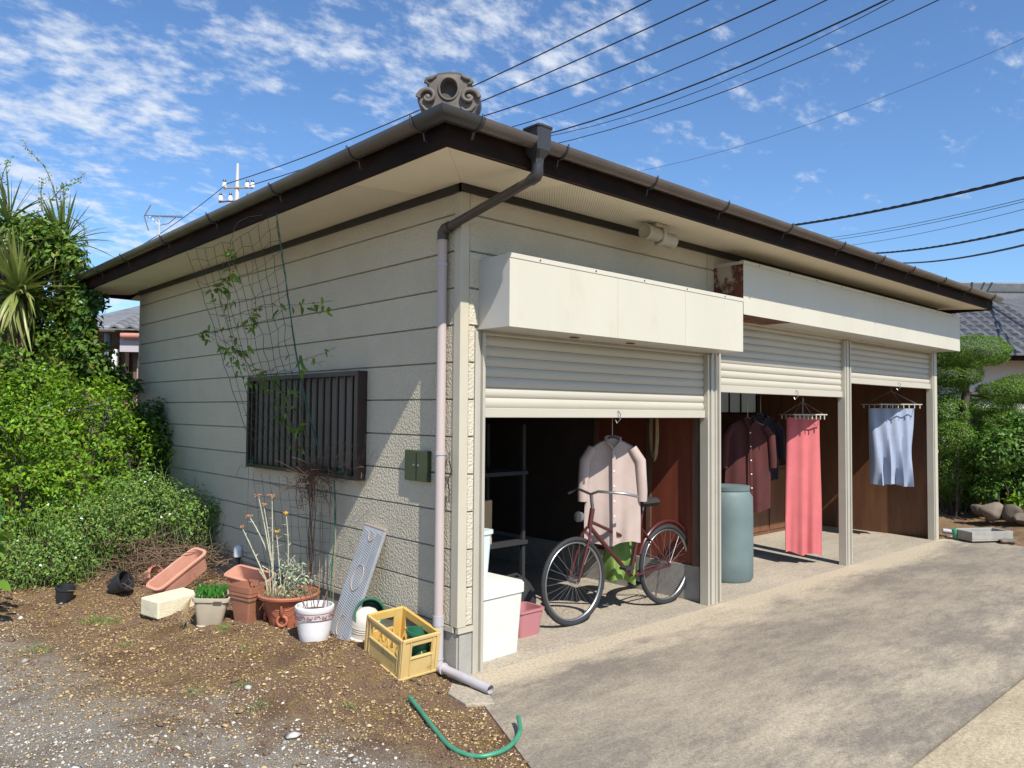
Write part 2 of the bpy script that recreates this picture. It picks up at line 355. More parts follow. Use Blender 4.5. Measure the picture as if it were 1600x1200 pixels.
def crown_points(ells, n, inner=.62, clump=.16, freq=4.0, zmin=None, thin=.30):
    """points in the shell of a union of ellipsoids, broken into clumps"""
    w = np.array([e[1][0]*e[1][1]+e[1][1]*e[1][2]+e[1][0]*e[1][2] for e in ells]); w = w/w.sum(); Ps = []; Ns = []
    for (c, r), q in zip(ells, w):
        k = max(int(n*q), 12); d = unit(RNG.normal(size=(k, 3))); r = np.array(r)
        lump = 1+clump*(np.sin(d[:, 0]*freq*2.1+c[0]*9)+np.sin(d[:, 1]*freq*2.7+c[1]*7)+np.sin(d[:, 2]*freq*2.3+c[2]*5))/1.8
        rr = (inner+(1-inner)*RNG.uniform(0, 1, k)**.6)*lump
        Ps.append(np.array(c)+d*r*rr[:, None]); Ns.append(unit(d/r)+RNG.normal(size=(k, 3))*.55+np.array([0, 0, .45]))
    P = np.concatenate(Ps); Nn = np.concatenate(Ns)
    ok = P[:, 2] > (zmin if zmin is not None else -1)
    keep = vnoise(P[:, 0]*5+P[:, 2]*2.3, P[:, 1]*5+P[:, 2]*3.1, 21) > thin
    return P[ok & keep], Nn[ok & keep]

# ------------------------------------------------------------------ ground
def grid_lines(a, b, step, far, b2, step2):
    g = list(np.arange(a, b+1e-6, step))+list(np.arange(b+step2, b2, step2)); s = step2; x = g[-1]
    while x < far: s *= 1.35; x += s; g.append(x)
    s = step; x = a; pre = []
    while x > -far: s *= 1.35; x -= s; pre.append(x)
    return np.array(pre[::-1]+g)
gx = grid_lines(-4.2, .25, .028, 700, 13, .06); gy = grid_lines(-3.2, 4.6, .028, 700, 9, .08)
GX, GY = np.meshgrid(gx, gy, indexing='ij'); GZ = ground_h(GX, GY)
GZ = np.where((np.abs(GX) > 30) | (np.abs(GY) > 30), -.05, GZ)
nx, ny = len(gx), len(gy)
ii, jj = np.meshgrid(np.arange(nx-1), np.arange(ny-1), indexing='ij'); a = (ii*ny+jj).ravel()
gF = np.stack([a, a+ny, a+ny+1, a+1], 1)
m_ground = bpy.data.materials.new('soil_and_gravel'); m_ground.use_nodes = True
N, L = m_ground.node_tree.nodes, m_ground.node_tree.links; B = N['Principled BSDF']; B.inputs['Roughness'].default_value = .95; B.inputs['Specular IOR Level'].default_value = .2
def nd(N, t, **k):
    n = N.new(t)
    for a_, b_ in k.items(): setattr(n, a_, b_)
    return n
geo = nd(N, 'ShaderNodeNewGeometry')
def gnoise(N, L, src, scale, detail=6, rough=.6, loc=(0, 0, 0)):
    mp = nd(N, 'ShaderNodeMapping'); mp.inputs['Location'].default_value = loc; L.new(src, mp.inputs[0])
    n = nd(N, 'ShaderNodeTexNoise'); n.inputs['Scale'].default_value = scale; n.inputs['Detail'].default_value = detail; n.inputs['Roughness'].default_value = rough
    L.new(mp.outputs[0], n.inputs['Vector']); return n.outputs[0]
def gramp(N, L, src, stops):
    r = nd(N, 'ShaderNodeValToRGB'); L.new(src, r.inputs[0]); e = r.color_ramp.elements
    while len(e) < len(stops): e.new(.5)
    for q, (pos, c) in zip(e, stops): q.position = pos; q.color = (*c, 1)
    return r.outputs[0]
def gmath(N, L, op, a, b=None):
    n = nd(N, 'ShaderNodeMath', operation=op)
    for i, v in enumerate((a, b)):
        if v is None: continue
        if isinstance(v, (int, float)): n.inputs[i].default_value = v
        else: L.new(v, n.inputs[i])
    return n.outputs[0]
def gmix(N, L, f, a, b, blend='MIX'):
    m = nd(N, 'ShaderNodeMix', data_type='RGBA', blend_type=blend)
    if isinstance(f, (int, float)): m.inputs[0].default_value = f
    else: L.new(f, m.inputs[0])
    for i, v in ((6, a), (7, b)):
        if isinstance(v, tuple): m.inputs[i].default_value = (*v, 1)
        else: L.new(v, m.inputs[i])
    return m.outputs[2]
pos = geo.outputs['Position']; sep = nd(N, 'ShaderNodeSeparateXYZ'); L.new(pos, sep.inputs[0])
fine = gnoise(N, L, pos, 85, 5, .8); mid = gnoise(N, L, pos, 7, 8, .65); lrg = gnoise(N, L, pos, 1.6, 5, .6, (3, 1, 0))
soil = gramp(N, L, fine, [(.30, (.105, .062, .040)), (.48, (.25, .155, .096)), (.60, (.38, .25, .155)), (.74, (.54, .39, .25))])
moss = gramp(N, L, fine, [(.30, (.11, .068, .028)), (.48, (.30, .195, .075)), (.62, (.50, .35, .14)), (.78, (.60, .46, .22))])
grav = gramp(N, L, fine, [(.28, (.20, .172, .132)), (.48, (.37, .325, .26)), (.62, (.50, .445, .37)), (.78, (.66, .61, .53))])
c1 = gmix(N, L, gramp(N, L, mid, [(.46, (0, 0, 0)), (.64, (1, 1, 1))]), soil, moss)
# gravel lies towards the drive (south-west), soil by the wall
dsw = gmath(N, L, 'ADD', gmath(N, L, 'MULTIPLY', sep.outputs[0], -.90), gmath(N, L, 'MULTIPLY', sep.outputs[1], -.25))
gm = gmath(N, L, 'ADD', gmath(N, L, 'MULTIPLY', gmath(N, L, 'ADD', dsw, -1.05), 1.5), gmath(N, L, 'ADD', gmath(N, L, 'MULTIPLY', lrg, 1.8), gmath(N, L, 'MULTIPLY', mid, 1.0)))
gmk = nd(N, 'ShaderNodeMapRange', interpolation_type='SMOOTHSTEP'); L.new(gm, gmk.inputs[0]); gmk.inputs[1].default_value = 1.05; gmk.inputs[2].default_value = 1.75
c2 = gmix(N, L, gmk.outputs[0], c1, grav)
dk = gramp(N, L, gnoise(N, L, pos, 2.3, 6, .6, (7, 2, 0)), [(.34, (.62, .54, .49)), (.50, (1, 1, 1))])
c3 = gmix(N, L, .9, c2, dk, 'MULTIPLY')
L.new(c3, B.inputs['Base Color'])
bp = nd(N, 'ShaderNodeBump'); bp.inputs['Strength'].default_value = 1.0; bp.inputs['Distance'].default_value = .03
L.new(gmath(N, L, 'ADD', fine, gmath(N, L, 'MULTIPLY', mid, .6)), bp.inputs['Height']); L.new(bp.outputs[0], B.inputs['Normal'])
ground = link('ground', np_mesh('ground', np.stack([GX.ravel(), GY.ravel(), GZ.ravel()], 1), gF, m_ground, smooth=True)); tag(ground, kind='structure')

# concrete drive
def concrete(name, dark, light, dust, dusty):
    m = bpy.data.materials.new(name); m.use_nodes = True; N, L = m.node_tree.nodes, m.node_tree.links
    B = N['Principled BSDF']; B.inputs['Roughness'].default_value = .9; B.inputs['Specular IOR Level'].default_value = .25
    geo = nd(N, 'ShaderNodeNewGeometry'); pos = geo.outputs['Position']; sep = nd(N, 'ShaderNodeSeparateXYZ'); L.new(pos, sep.inputs[0])
    fine = gnoise(N, L, pos, 150, 4, .8); smp = nd(N, 'ShaderNodeMapping'); smp.inputs['Scale'].default_value = (.62, 1.5, 1); smp.inputs['Rotation'].default_value = (0, 0, .12); L.new(pos, smp.inputs[0]); pos2 = smp.outputs[0]
    mid = gnoise(N, L, pos2, 9, 10, .78); lrg = gnoise(N, L, pos2, 1.25, 8, .66, (2, 5, 0))
    c = gmix(N, L, gramp(N, L, gmath(N, L, 'ADD', gmath(N, L, 'MULTIPLY', lrg, .5), gmath(N, L, 'ADD', gmath(N, L, 'MULTIPLY', mid, .34), gmath(N, L, 'MULTIPLY', fine, .16))), [(.44, (0, 0, 0)), (.58, (1, 1, 1))]), dark, light)
    sp_ = gramp(N, L, fine, [(.28, (.42, .42, .42)), (.5, (.95, .95, .95)), (.72, (1.6, 1.55, 1.45))])
    if dusty:
        # the middle of the drive is blackened by years of damp, the outer part worn back to sand
        dm = gmath(N, L, 'ADD', sep.outputs[1], gmath(N, L, 'ADD', gmath(N, L, 'MULTIPLY', lrg, 1.5), gmath(N, L, 'MULTIPLY', mid, .7)))
        r0 = nd(N, 'ShaderNodeMapRange', interpolation_type='SMOOTHSTEP'); L.new(dm, r0.inputs[0]); r0.inputs[1].default_value = -.55; r0.inputs[2].default_value = .15; r0.inputs[4].default_value = .34
        c = gmix(N, L, r0.outputs[0], c, tuple(q*.80 for q in dark))
        e = gmath(N, L, 'ADD', gmath(N, L, 'ADD', sep.outputs[1], gmath(N, L, 'MULTIPLY', lrg, .9)), gmath(N, L, 'MULTIPLY', mid, .35))
        mr = nd(N, 'ShaderNodeMapRange', interpolation_type='SMOOTHSTEP'); L.new(e, mr.inputs[0]); mr.inputs[1].default_value = .12; mr.inputs[2].default_value = .48
        c = gmix(N, L, mr.outputs[0], c, dust)
        # tyre-brown band that follows the joint with the front slab
        e2 = gmath(N, L, 'ADD', sep.outputs[1], gmath(N, L, 'MULTIPLY', mid, .18)); r2 = nd(N, 'ShaderNodeMapRange', interpolation_type='SMOOTHSTEP'); L.new(e2, r2.inputs[0])
        r2.inputs[1].default_value = -2.12; r2.inputs[2].default_value = -2.28; r2.inputs[3].default_value = 0; r2.inputs[4].default_value = .8
        c = gmix(N, L, r2.outputs[0], c, (.15, .13, .10))
    agg = gramp(N, L, gnoise(N, L, pos, 48, 8, .85, (1, 4, 2)), [(.36, (.50, .49, .48)), (.5, (1, 1, 1)), (.66, (1.45, 1.42, 1.35))])
    c = gmix(N, L, .55, gmix(N, L, .8, c, agg, 'MULTIPLY'), sp_, 'MULTIPLY')
    # small bright chips
    v = nd(N, 'ShaderNodeTexVoronoi'); v.inputs['Scale'].default_value = 28; L.new(pos, v.inputs['Vector'])
    chip = gramp(N, L, v.outputs[0], [(.05, (1, 1, 1)), (.11, (0, 0, 0))])
    c = gmix(N, L, gmath(N, L, 'MULTIPLY', chip, .35), c, (.5, .46, .40))
    L.new(c, B.inputs['Base Color'])
    bp = nd(N, 'ShaderNodeBump'); bp.inputs['Strength'].default_value = .5; bp.inputs['Distance'].default_value = .004
    L.new(fine, bp.inputs['Height']); L.new(bp.outputs[0], B.inputs['Normal'])
    return m
m_drive = concrete('drive_concrete', (.200, .172, .140), (.415, .355, .262), (.44, .37, .27), True)
m_apron = concrete('apron_concrete', (.34, .28, .19), (.46, .39, .27), (.4, .34, .25), False)
m_floor = concrete('floor_concrete', (.32, .28, .22), (.42, .36, .28), (.4, .34, .25), False)
ex = lambda y: float(edge_x(y))
d = MB(); d.prism([(ex(-.03), -.03), (ex(-2.28), -2.28), (8.15, -2.28), (8.2, -.75), (8.95, -.03)], 2, -.15, 0.0)
tag(d.build('driveway', m_drive), kind='structure')
d = MB(); d.prism([(ex(-2.295), -2.295), (ex(-9), -9), (8.15, -9), (8.15, -2.295)], 2, -.15, 0.003)
tag(d.build('concrete_apron', m_apron), kind='structure')
d = MB(); d.box((.03, -.026, -.15), (7.93, 6.0, .004)); tag(d.build('garage_floor', m_floor), kind='structure')

# ------------------------------------------------------------------ garage building
G = thing('garage_building', 'beige single storey garage with three half open roller shutters and tiled hip roof', 'garage')
LX, LY, ZT = 7.96, 6.036, 3.0
Z0, PITCH_B = .303, .2290
rows = [Z0+PITCH_B*k for k in range(13)]; rows[-1] = ZT-.002
gap = .0048
def board_x(y0, y1, z0, z1):   # board on the left wall (normal -x)
    m = MB(); e = .0035
    m.hexa([(-.004, y0, z0), (-.018, y0+e, z0+e), (-.018, y1-e, z0+e), (-.004, y1, z0)], [(-.004, y0, z1), (-.018, y0+e, z1-e), (-.018, y1-e, z1-e), (-.004, y1, z1)])
    return m
def board_y(x0, x1, z0, z1):
    m = MB(); e = .005
    m.hexa([(x0, -.004, z0), (x1, -.004, z0), (x1-e, -.018, z0+e), (x0+e, -.018, z0+e)], [(x0, -.004, z1), (x1, -.004, z1), (x1-e, -.018, z1-e), (x0+e, -.018, z1-e)])
    return m
wall = MB().box((.0, .0, .0), (.09, LY, ZT)).build('side_wall', m_found, G)
for k in range(12):
    z0, z1 = rows[k]+gap*.5, rows[k+1]-gap*.5
    for (a, b) in ((.045, 2.945), (2.953, LY-.03)):
        board_x(a, b, z0, z1).build('siding_board', m_siding, wall)
    # narrow strip beside the first shutter post
    if rows[k] < 2.1: board_y(.045, .098, z0, z1).build('siding_board', m_siding, wall)
# lower drip moulding and foundation
MB().box((-.026, .02, Z0-.035), (-.001, LY, Z0-.003)).build('drip_moulding', m_trim, G)
MB().box((-.012, .0, -.1), (-.0005, LY, Z0-.037)).build('foundation', m_found, G)
MB().box((.001, -.012, -.1), (.098, -.0005, Z0-.037)).build('foundation', m_found, G)
MB().box((-.02, -.026, Z0-.035), (.098, -.001, Z0-.003)).build('drip_moulding', m_trim, G)
# corner trim, far corner trim
ct = MB(); ct.prism([(-.024, -.024), (.043, -.024), (.043, -.005), (-.005, -.005), (-.005, .043), (-.024, .043)], 2, Z0-.001, ZT-.05)
ct.build('corner_trim', m_trim, G, bevel=.003)
MB().box((-.022, LY-.027, Z0), (.0, LY+.004, ZT-.05)).build('corner_trim', m_trim, G)
# front header wall above the boxes
fw = MB().box((.092, .0, 2.10), (2.72, .09, ZT)).box((2.72, .0, 2.40), (LX, .09, ZT)).build('front_wall', m_found, G)
for k in range(8, 12):
    z0, z1 = rows[k]+gap*.5, rows[k+1]-gap*.5
    for (a, b) in ((.045, 2.638), (2.644, 5.66), (5.666, LX-.01)):
        if a > 2 and k == 8: continue
        board_y(a, b, max(z0, 2.41) if a > 2 else z0, z1).build('siding_board', m_siding, fw)
MB().box((LX-.012, .0, 0), (LX+.0, LY, 1.60)).build('end_wall', m_wood, G)
MB().box((LX-.012, .0, 2.02), (LX+.0, LY, ZT)).build('end_wall', m_wood, G)
W0, W1 = pl(1122, 640, 0, LX-.02)[1], pl(1182, 640, 0, LX-.02)[1]
wa, wb = min(W0, W1), max(W0, W1)
MB().box((LX-.012, .0, 1.60), (LX, wa, 2.02)).box((LX-.012, wb, 1.60), (LX, LY, 2.02)).build('end_wall', m_wood, G)
ew = MB().box((LX-.03, wa, 1.60), (LX-.012, wb, 1.63)).box((LX-.03, wa, 1.99), (LX-.012, wb, 2.02))
for t in (0, .4, .7, 1): ew.box((LX-.028, wa+(wb-wa)*t-.012, 1.63), (LX-.014, wa+(wb-wa)*t+.012, 1.99))
ew = ew.build('end_window', m_frame, G)
MB().box((LX-.010, wa+.01, 1.63), (LX-.004, wb-.01, 1.99)).build('glass', mat('pale_pane', (.7, .68, .58), rough=.5, transl=.7), ew)
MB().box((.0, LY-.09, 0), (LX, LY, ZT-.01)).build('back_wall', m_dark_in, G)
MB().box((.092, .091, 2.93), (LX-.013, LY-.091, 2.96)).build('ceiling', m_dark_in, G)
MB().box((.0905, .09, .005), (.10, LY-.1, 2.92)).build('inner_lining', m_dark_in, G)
# partition beside bay one: grey block base, red plywood above
MB().box((2.70, .10, .005), (2.80, LY-.1, .30)).build('partition_base', m_block, G)
pt = MB().box((2.72, .17, .302), (2.78, 1.30, 2.92)).build('partition', m_ply, G)
MB().box((2.72, 1.302, .302), (2.78, LY-.1, 2.92)).build('partition', m_dark_in, G)  # rear plywood coloured dark to stand for the unlit depth of the bay
MB().box((2.69, .10, .302), (2.80, .165, 2.92)).build('partition_post', m_post, G)
for yy in (.62, 1.25): MB().box((2.708, yy, .303), (2.7195, yy+.05, 2.9)).build('batten', m_post, pt)
# shutter guide rails
def rail(x0, x1, z1, grooves=1):
    m = MB(); m.box((x0, -.022, .0), (x0+.022, .06, z1)).box((x1-.022, -.022, .0), (x1, .06, z1)).box((x0+.022, .0, .0), (x1-.022, .06, z1))
    m.build('guide_rail', m_rail, G, bevel=.003)
rail(.1, .185, 2.10); rail(2.648, 2.722, 2.10); 
MB().box((2.723, -.012, .0), (2.765, .06, 2.39)).build('guide_post', m_rail, G, bevel=.002)
rail(2.766, 2.845, 2.39); rail(5.245, 5.315, 2.40); rail(5.318, 5.398, 2.40); rail(7.80, 7.875, 2.41)
MB().box((7.878, -.02, .0), (7.955, .06, 2.41)).build('guide_post', m_trim, G, bevel=.003)
# roller shutters, slat by slat
def slat_mesh(x0, x1):
    m = MB(); pr = []
    for t in np.linspace(0, 1, 9):
        z = t*.0655; y = .028-.010*math.sin(math.pi*min(1, t*1.12))**.7 if t < .89 else .032
        pr.append((y, z))
    m.sweep([[(x, y, z) for y, z in pr] for x in (x0, x1)])
    return m.mesh('slat', m_shut, 50)
def shutter(x0, x1, zb, zt):
    sh = MB().box((x0, .004, zb), (x1, .045, zb+.062)).build('shutter', m_shut, G, bevel=.004)   # bottom bar
    me = slat_mesh(x0, x1); z = zb+.063
    while z < zt:
        o = link('slat', me, sh); o.location = (0, 0, z); z += .0655
    return sh
s1 = shutter(.187, 2.646, 1.566, 2.30); s2 = shutter(2.847, 5.243, 1.788, 2.58); s3 = shutter(5.40, 7.798, 1.945, 2.60)
for (sx_, s_, zb) in ((1.50, s1, 1.566), (4.21, s2, 1.788), (6.74, s3, 1.945)):
    MB().tube([(sx_, .0, zb+.05), (sx_, -.02, zb+.03), (sx_, -.02, zb-.01), (sx_, .01, zb-.04), (sx_, .03, zb-.01)], .004, 6).build('hook', m_steel, s_)
# shutter housing boxes
def housing(x0, x1, z0, z1, yf, seams, endmat):
    h = MB().box((x0+.002, yf+.0025, z0+.002), (x1-.002, .002, z1-.002)).build('shutter_housing', m_whiteside, G)
    xs = [x0]+seams+[x1]
    for a, b in zip(xs[:-1], xs[1:]):
        MB().box((a+.001, yf, z0), (b-.0008, yf+.002, z1-.028)).build('front_panel', m_white, h)
    MB().box((x0, yf-.004, z1-.027), (x1, yf+.03, z1+.002)).build('top_edge', m_white, h)
    for xx in np.arange(x0+.25, x1-.1, .52): MB().lathe([(0, .0), (.006, .001), (.006, .004), (0, .004)], 8, TR((xx, yf-.003, z1-.013), (rad(90), 0, 0))).build('screw', m_rust, h)
    MB().box((x0-.0015, yf+.001, z0+.001), (x0+.0015, -.004 if endmat is m_whiteside else .0, z1-.029)).build('end_panel', endmat, h)
    return h
h1 = housing(.128, 2.735, 2.112, 2.553, -.30, [1.13, 1.92], m_whiteside)
for xx in (.85, 1.45): MB().box((xx, -.14, 2.106), (xx+.07, -.11, 2.1115)).build('slot_cover', m_rust, h1)
h2 = housing(2.745, 7.955, 2.425, 2.872, -.298, [5.35], m_rust)
MB().box((2.76, -.295, 2.421), (3.55, -.02, 2.4248)).build('rusty_underside', m_rust, h2)
# ---- eaves
OX, OY, OF, OR_ = .585, .60, .42, .38       # overhangs: left, front, far side, right
ZE = 2.955                                  # outer edge of the soffit
xe, ye, yb, xr = -OX, -OY, LY+OF, LX+.16
m_dots = bpy.data.materials.new('soffit_perforated'); m_dots.use_nodes = True
N, L = m_dots.node_tree.nodes, m_dots.node_tree.links; B = N['Principled BSDF']; B.inputs['Roughness'].default_value = .8
tcn = nd(N, 'ShaderNodeTexCoord'); v = nd(N, 'ShaderNodeTexVoronoi'); v.inputs['Scale'].default_value = 46; v.inputs['Randomness'].default_value = 0.0
mpn = nd(N, 'ShaderNodeMapping'); L.new(tcn.outputs['Object'], mpn.inputs[0]); mpn.inputs['Scale'].default_value = (1, 1, 0); L.new(mpn.outputs[0], v.inputs['Vector'])
dots = gramp(N, L, v.outputs[0], [(.17, (.16, .14, .10)), (.24, (1, 1, 1))])
st = gramp(N, L, gnoise(N, L, tcn.outputs['Object'], 2.0, 5), [(.35, (.72, .66, .51)), (.65, (.78, .715, .56))])
L.new(gmix(N, L, 1.0, st, dots, 'MULTIPLY'), B.inputs['Base Color'])
sof = MB(); 
def sof_front(a_in, a_out, b_in, b_out, m):
    q = MB(); t = .012
    lo = [(a_out, ye, ZE), (b_out, ye, ZE), (b_in, -.001, ZT), (a_in, -.001, ZT)]
    q.hexa(lo, [(x, y, z+t) for x, y, z in lo]); return q.build('soffit_panel', m, G)
def sof_left(a_in, a_out, b_in, b_out, m):
    q = MB(); t = .012
    lo = [(xe, b_out, ZE), (xe, a_out, ZE), (-.001, a_in, ZT), (-.001, b_in, ZT)]
    q.hexa(lo, [(x, y, z+t) for x, y, z in lo]); return q.build('soffit_panel', m, G)
g2 = .0015
sof_front(0, xe+.001, .35, .35-g2, m_soffit)
for a, b in ((.35, 2.15), (2.15, 3.95), (3.95, 5.75), (5.75, 7.55)): sof_front(a+g2, a+g2, b, b, m_dots)
sof_front(7.55+g2, 7.55+g2, xr, xr, m_soffit)
sof_left(0, ye+.001, .35, .35-g2, m_soffit)
for a, b in ((.35, 2.15), (2.15, 3.95), (3.95, 5.2)): sof_left(a+g2, a+g2, b, b, m_dots)
sof_left(5.2+g2, 5.2+g2, yb, yb, m_soffit)
q = MB(); q.hexa([(-.001, LY+.002, ZT-.03), (LX, LY+.002, ZT-.03), (LX, yb, ZT-.06), (-.001, yb, ZT-.06)], [(-.001, LY+.002, ZT), (LX, LY+.002, ZT), (LX, yb, ZT-.045), (-.001, yb, ZT-.045)]); q.build('soffit_panel', m_soffit, G)
# dark moulding between wall and soffit
MB().box((-.042, -.042, ZT-.052), (LX, -.0185, ZT-.004)).build('soffit_moulding', m_black, G)
MB().box((-.042, -.0415, ZT-.052), (-.0185, LY+.03, ZT-.0045)).build('soffit_moulding', m_black, G)
# fascia boards
q = MB(); q.hexa([(xe-.026, ye-.026, ZE-.012), (xr, ye-.026, ZE-.012), (xr, ye-.001, ZE-.012), (xe-.001, ye-.001, ZE-.012)], [(xe-.026, ye-.026, ZE+.15), (xr, ye-.026, ZE+.15), (xr, ye-.001, ZE+.15), (xe-.001, ye-.001, ZE+.15)]); q.build('front_fascia', m_fascia, G)
q = MB(); q.hexa([(xe-.026, ye-.0255, ZE-.0115), (xe-.001, ye-.0005, ZE-.0115), (xe-.001, yb, ZE-.0115), (xe-.026, yb, ZE-.0115)], [(xe-.026, ye-.0255, ZE+.1505), (xe-.001, ye-.0005, ZE+.1505), (xe-.001, yb, ZE+.1505), (xe-.026, yb, ZE+.1505)]); q.build('side_fascia', m_fascia, G)
MB().box((xe, yb, ZE-.01), (LX, yb+.025, ZE+.14)).build('rear_fascia', m_fascia, G)
MB().box((xr, ye-.02, ZE-.012), (xr+.024, LY, ZE+.15)).build('end_fascia', m_fascia, G)
# half-round gutters (mitred at the corner)
ZG, RG = 3.092, .054
gxo, gyo = xe-.026-RG-.004, ye-.026-RG-.004      # centre lines
def gring(kind, t):
    ring = []
    for r_ in (RG, RG-.005):
        A = np.linspace(0, math.pi, 13) if r_ == RG else np.linspace(math.pi, 0, 13)
        for w in A:
            d_ = math.cos(w)*r_; z = ZG-math.sin(w)*r_
            if kind == 'f': ring.append((t, gyo-d_, z))
            elif kind == 'c': ring.append((gxo-d_, gyo-d_, z))
            elif kind == 'c2': ring.append((gxo-d_ + t, gyo-d_, z))
            else: ring.append((gxo-d_, t, z))
    return ring
fg = MB().sweep([gring('c2', .20), gring('f', xr+.06)], True); fg.f += [tuple(range(25, -1, -1)), tuple(range(26, 52))]
fgut = fg.build('front_gutter', m_gutter, G, 60)
lg = MB().sweep([gring('l', gyo+.20), gring('l', yb+.02)], True); lg.f += [tuple(range(25, -1, -1)), tuple(range(26, 52))]
lgut = lg.build('side_gutter', m_gutter, G, 60)
RG += .004
cg = MB().sweep([gring('f', gxo+.22), gring('c', 0), gring('l', gyo+.22)], True); RG -= .004
cg.build('gutter_corner', m_gutter_dark, G, 60)
def bracket_front(x):
    pts = [(x, gyo-math.cos(w)*(RG+.007), ZG-math.sin(w)*(RG+.007)) for w in np.linspace(-.15, math.pi, 12)]
    MB().tube(pts, .0055, 6).tube([(x, gyo+.02, ZG-RG-.005), (x, gyo+.03, ZG-RG-.045), (x, ye-.03, ZG-RG-.045)], .004, 5).build('gutter_bracket', m_gutter_dark, fgut)
def bracket_left(y):
    pts = [(gxo-math.cos(w)*(RG+.007), y, ZG-math.sin(w)*(RG+.007)) for w in np.linspace(-.15, math.pi, 12)]
    MB().tube(pts, .0055, 6).tube([(gxo+.02, y, ZG-RG-.005), (gxo+.03, y, ZG-RG-.045), (xe-.03, y, ZG-RG-.045)], .004, 5).build('gutter_bracket', m_gutter_dark, lgut)
for px in (742, 876, 1016, 1128, 1228, 1310, 1372, 1419, 1468, 1508, 1545): bracket_front(pl(px, 300, 1, gyo)[0])
for px in (655, 555, 433, 335, 262, 200, 160): bracket_left(pl(px, 300, 0, gxo)[1])
# rain funnel, elbows and downpipe
fx = pl(840, 235, 1, gyo)[0]
fu = MB()
def octa(cx, cy, rx, ry, z, k=.55):
    return [(cx-rx, cy-ry*k, z), (cx-rx*k, cy-ry, z), (cx+rx*k, cy-ry, z), (cx+rx, cy-ry*k, z), (cx+rx, cy+ry*k, z), (cx+rx*k, cy+ry, z), (cx-rx*k, cy+ry, z), (cx-rx, cy+ry*k, z)]
fu.sweep([octa(fx, gyo, .058, .070, ZG+.070, .8), octa(fx, gyo, .058, .070, ZG+.058, .8), octa(fx, gyo, .053, .064, ZG+.055, .8), octa(fx, gyo, .049, .060, ZG-.065, .8), octa(fx, gyo, .030, .032, ZG-.105), octa(fx, gyo, .030, .030, ZG-.135)], True)
fu.f += [tuple(range(8)), tuple(range(47, 39, -1))]
fu.build('rain_funnel', m_gutter_dark, G, 25, bevel=.002)
PX, PY, PR = -.058, .118, .030
A0 = Vector((fx, gyo, ZG-.13)); A1 = Vector((fx, gyo, ZG-.20)); Bt = Vector((PX, PY, 2.725)); dd = (Bt-A1).normalized()
el = [A0, A1+Vector((0, 0, .02)), A1+dd*.012+Vector((0, 0, .006)), A1+dd*.05]
MB().tube(el, [.032, .034, .035, .033], 14).build('elbow', m_gutter_dark, G, 50)
MB().tube([A1+dd*.03, Bt-dd*.03], PR-.003, 16).build('slanted_pipe', m_pipe_dark, G, 50)
MB().tube([Bt-dd*.07, Bt-dd*.02, Bt+Vector((0, 0, -.012)), Bt+Vector((0, 0, -.06))], .034, 14).build('elbow', m_pipe_dark, G, 50)
dpipe = MB().tube([(PX, PY, 2.68), (PX, PY, .335)], PR, 18).build('downpipe', m_pipe, G, 50)
for zc in (2.50, 1.335): MB().tube([(PX, PY, zc), (PX, PY, zc+.02)], PR+.004, 16).box((PX, PY-.006, zc+.004), (-.018, PY+.006, zc+.018)).build('pipe_clamp', m_pipe_grey, dpipe, 50)
MB().tube([(PX, PY, .30), (PX, PY, .36)], PR+.005, 16).build('pipe_coupler', m_pipe_grey, dpipe, 50)
MB().tube([(PX, PY, .31), (PX, PY, .07)], PR+.002, 16).build('lower_pipe', m_pipe_grey, G, 50)
eb = Vector((PX, PY, .055)); ee = Vector(pl(766, 1078, 2, .035)); de = (ee-eb).normalized()
MB().tube([(PX, PY, .10), eb, eb+de*.06], .036, 14).build('elbow', m_pipe_grey, G, 50)
oo = MB().tube([eb+de*.03, ee], PR-.004, 16, cap=False).tube([ee, eb+de*.1], PR-.008, 16, cap=False); oo.build('outlet_pipe', m_pipe_grey, G, 50)
# thin black lead wriggling beside the downpipe
MB().tube([(-.03, .06, 1.36), (-.045, .045, 1.30), (-.03, .04, 1.24), (-.05, .05, 1.18), (-.03, .06, 1.12), (-.04, .05, 1.05)], .004, 5).build('cable', m_black, G)
# ---- tiled hip roof
rx0, ry0, rx1, ry1 = xe-.06, ye-.06, xr+.03, yb+.03
nxr, nyr = 420, 320
RX, RY = np.meshgrid(np.linspace(rx0, rx1, nxr), np.linspace(ry0, ry1, nyr), indexing='ij')
dl = np.stack([RX-rx0, rx1-RX+2.0, RY-ry0, ry1-RY]); side = dl.argmin(0); dist = dl.min(0)
along = np.where((side == 0) | (side == 1), RY, RX)
RZ = ZG-.018+.36*dist+.016*np.sin(along/.265*2*np.pi)-.03*((dist/.235) % 1.0)+.012*S((along/.265) % 1.0)
ii, jj = np.meshgrid(np.arange(nxr-1), np.arange(nyr-1), indexing='ij'); a = (ii*nyr+jj).ravel()
V = np.stack([RX.ravel(), RY.ravel(), RZ.ravel()], 1)
tag(link('roof_tile', np_mesh('roof_tile', V, np.stack([a, a+nyr, a+nyr+1, a+1], 1), m_kawara, smooth=True), G), kind='stuff')
MB().box((rx0+.05, ry0+.06, ZG-.045), (rx1, ry1-.02, ZG-.03)).build('roof_deck', m_fascia, G)
# eave end tiles, a row of round ends along side gutter and front right
def tile_end(x, y, ax):
    m = MB(); m.tube([(x, y, ZG-.006+(.008 if ax == 0 else 0)), (x+(.06 if ax == 0 else 0), y+(.06 if ax == 1 else 0), ZG+.008)], .024, 10); return m
mm = MB()
for y in np.arange(ry0+.35, ry1, .265): mm.add(*(lambda q: (q.v, q.f))(tile_end(rx0-.015, y, 0)))
for x in np.arange(rx0+.35, rx1, .265): mm.add(*(lambda q: (q.v, q.f))(tile_end(x, ry0-.015, 1)))
tag(mm.build('eave_tile', m_kawara, G, 50), kind='stuff')
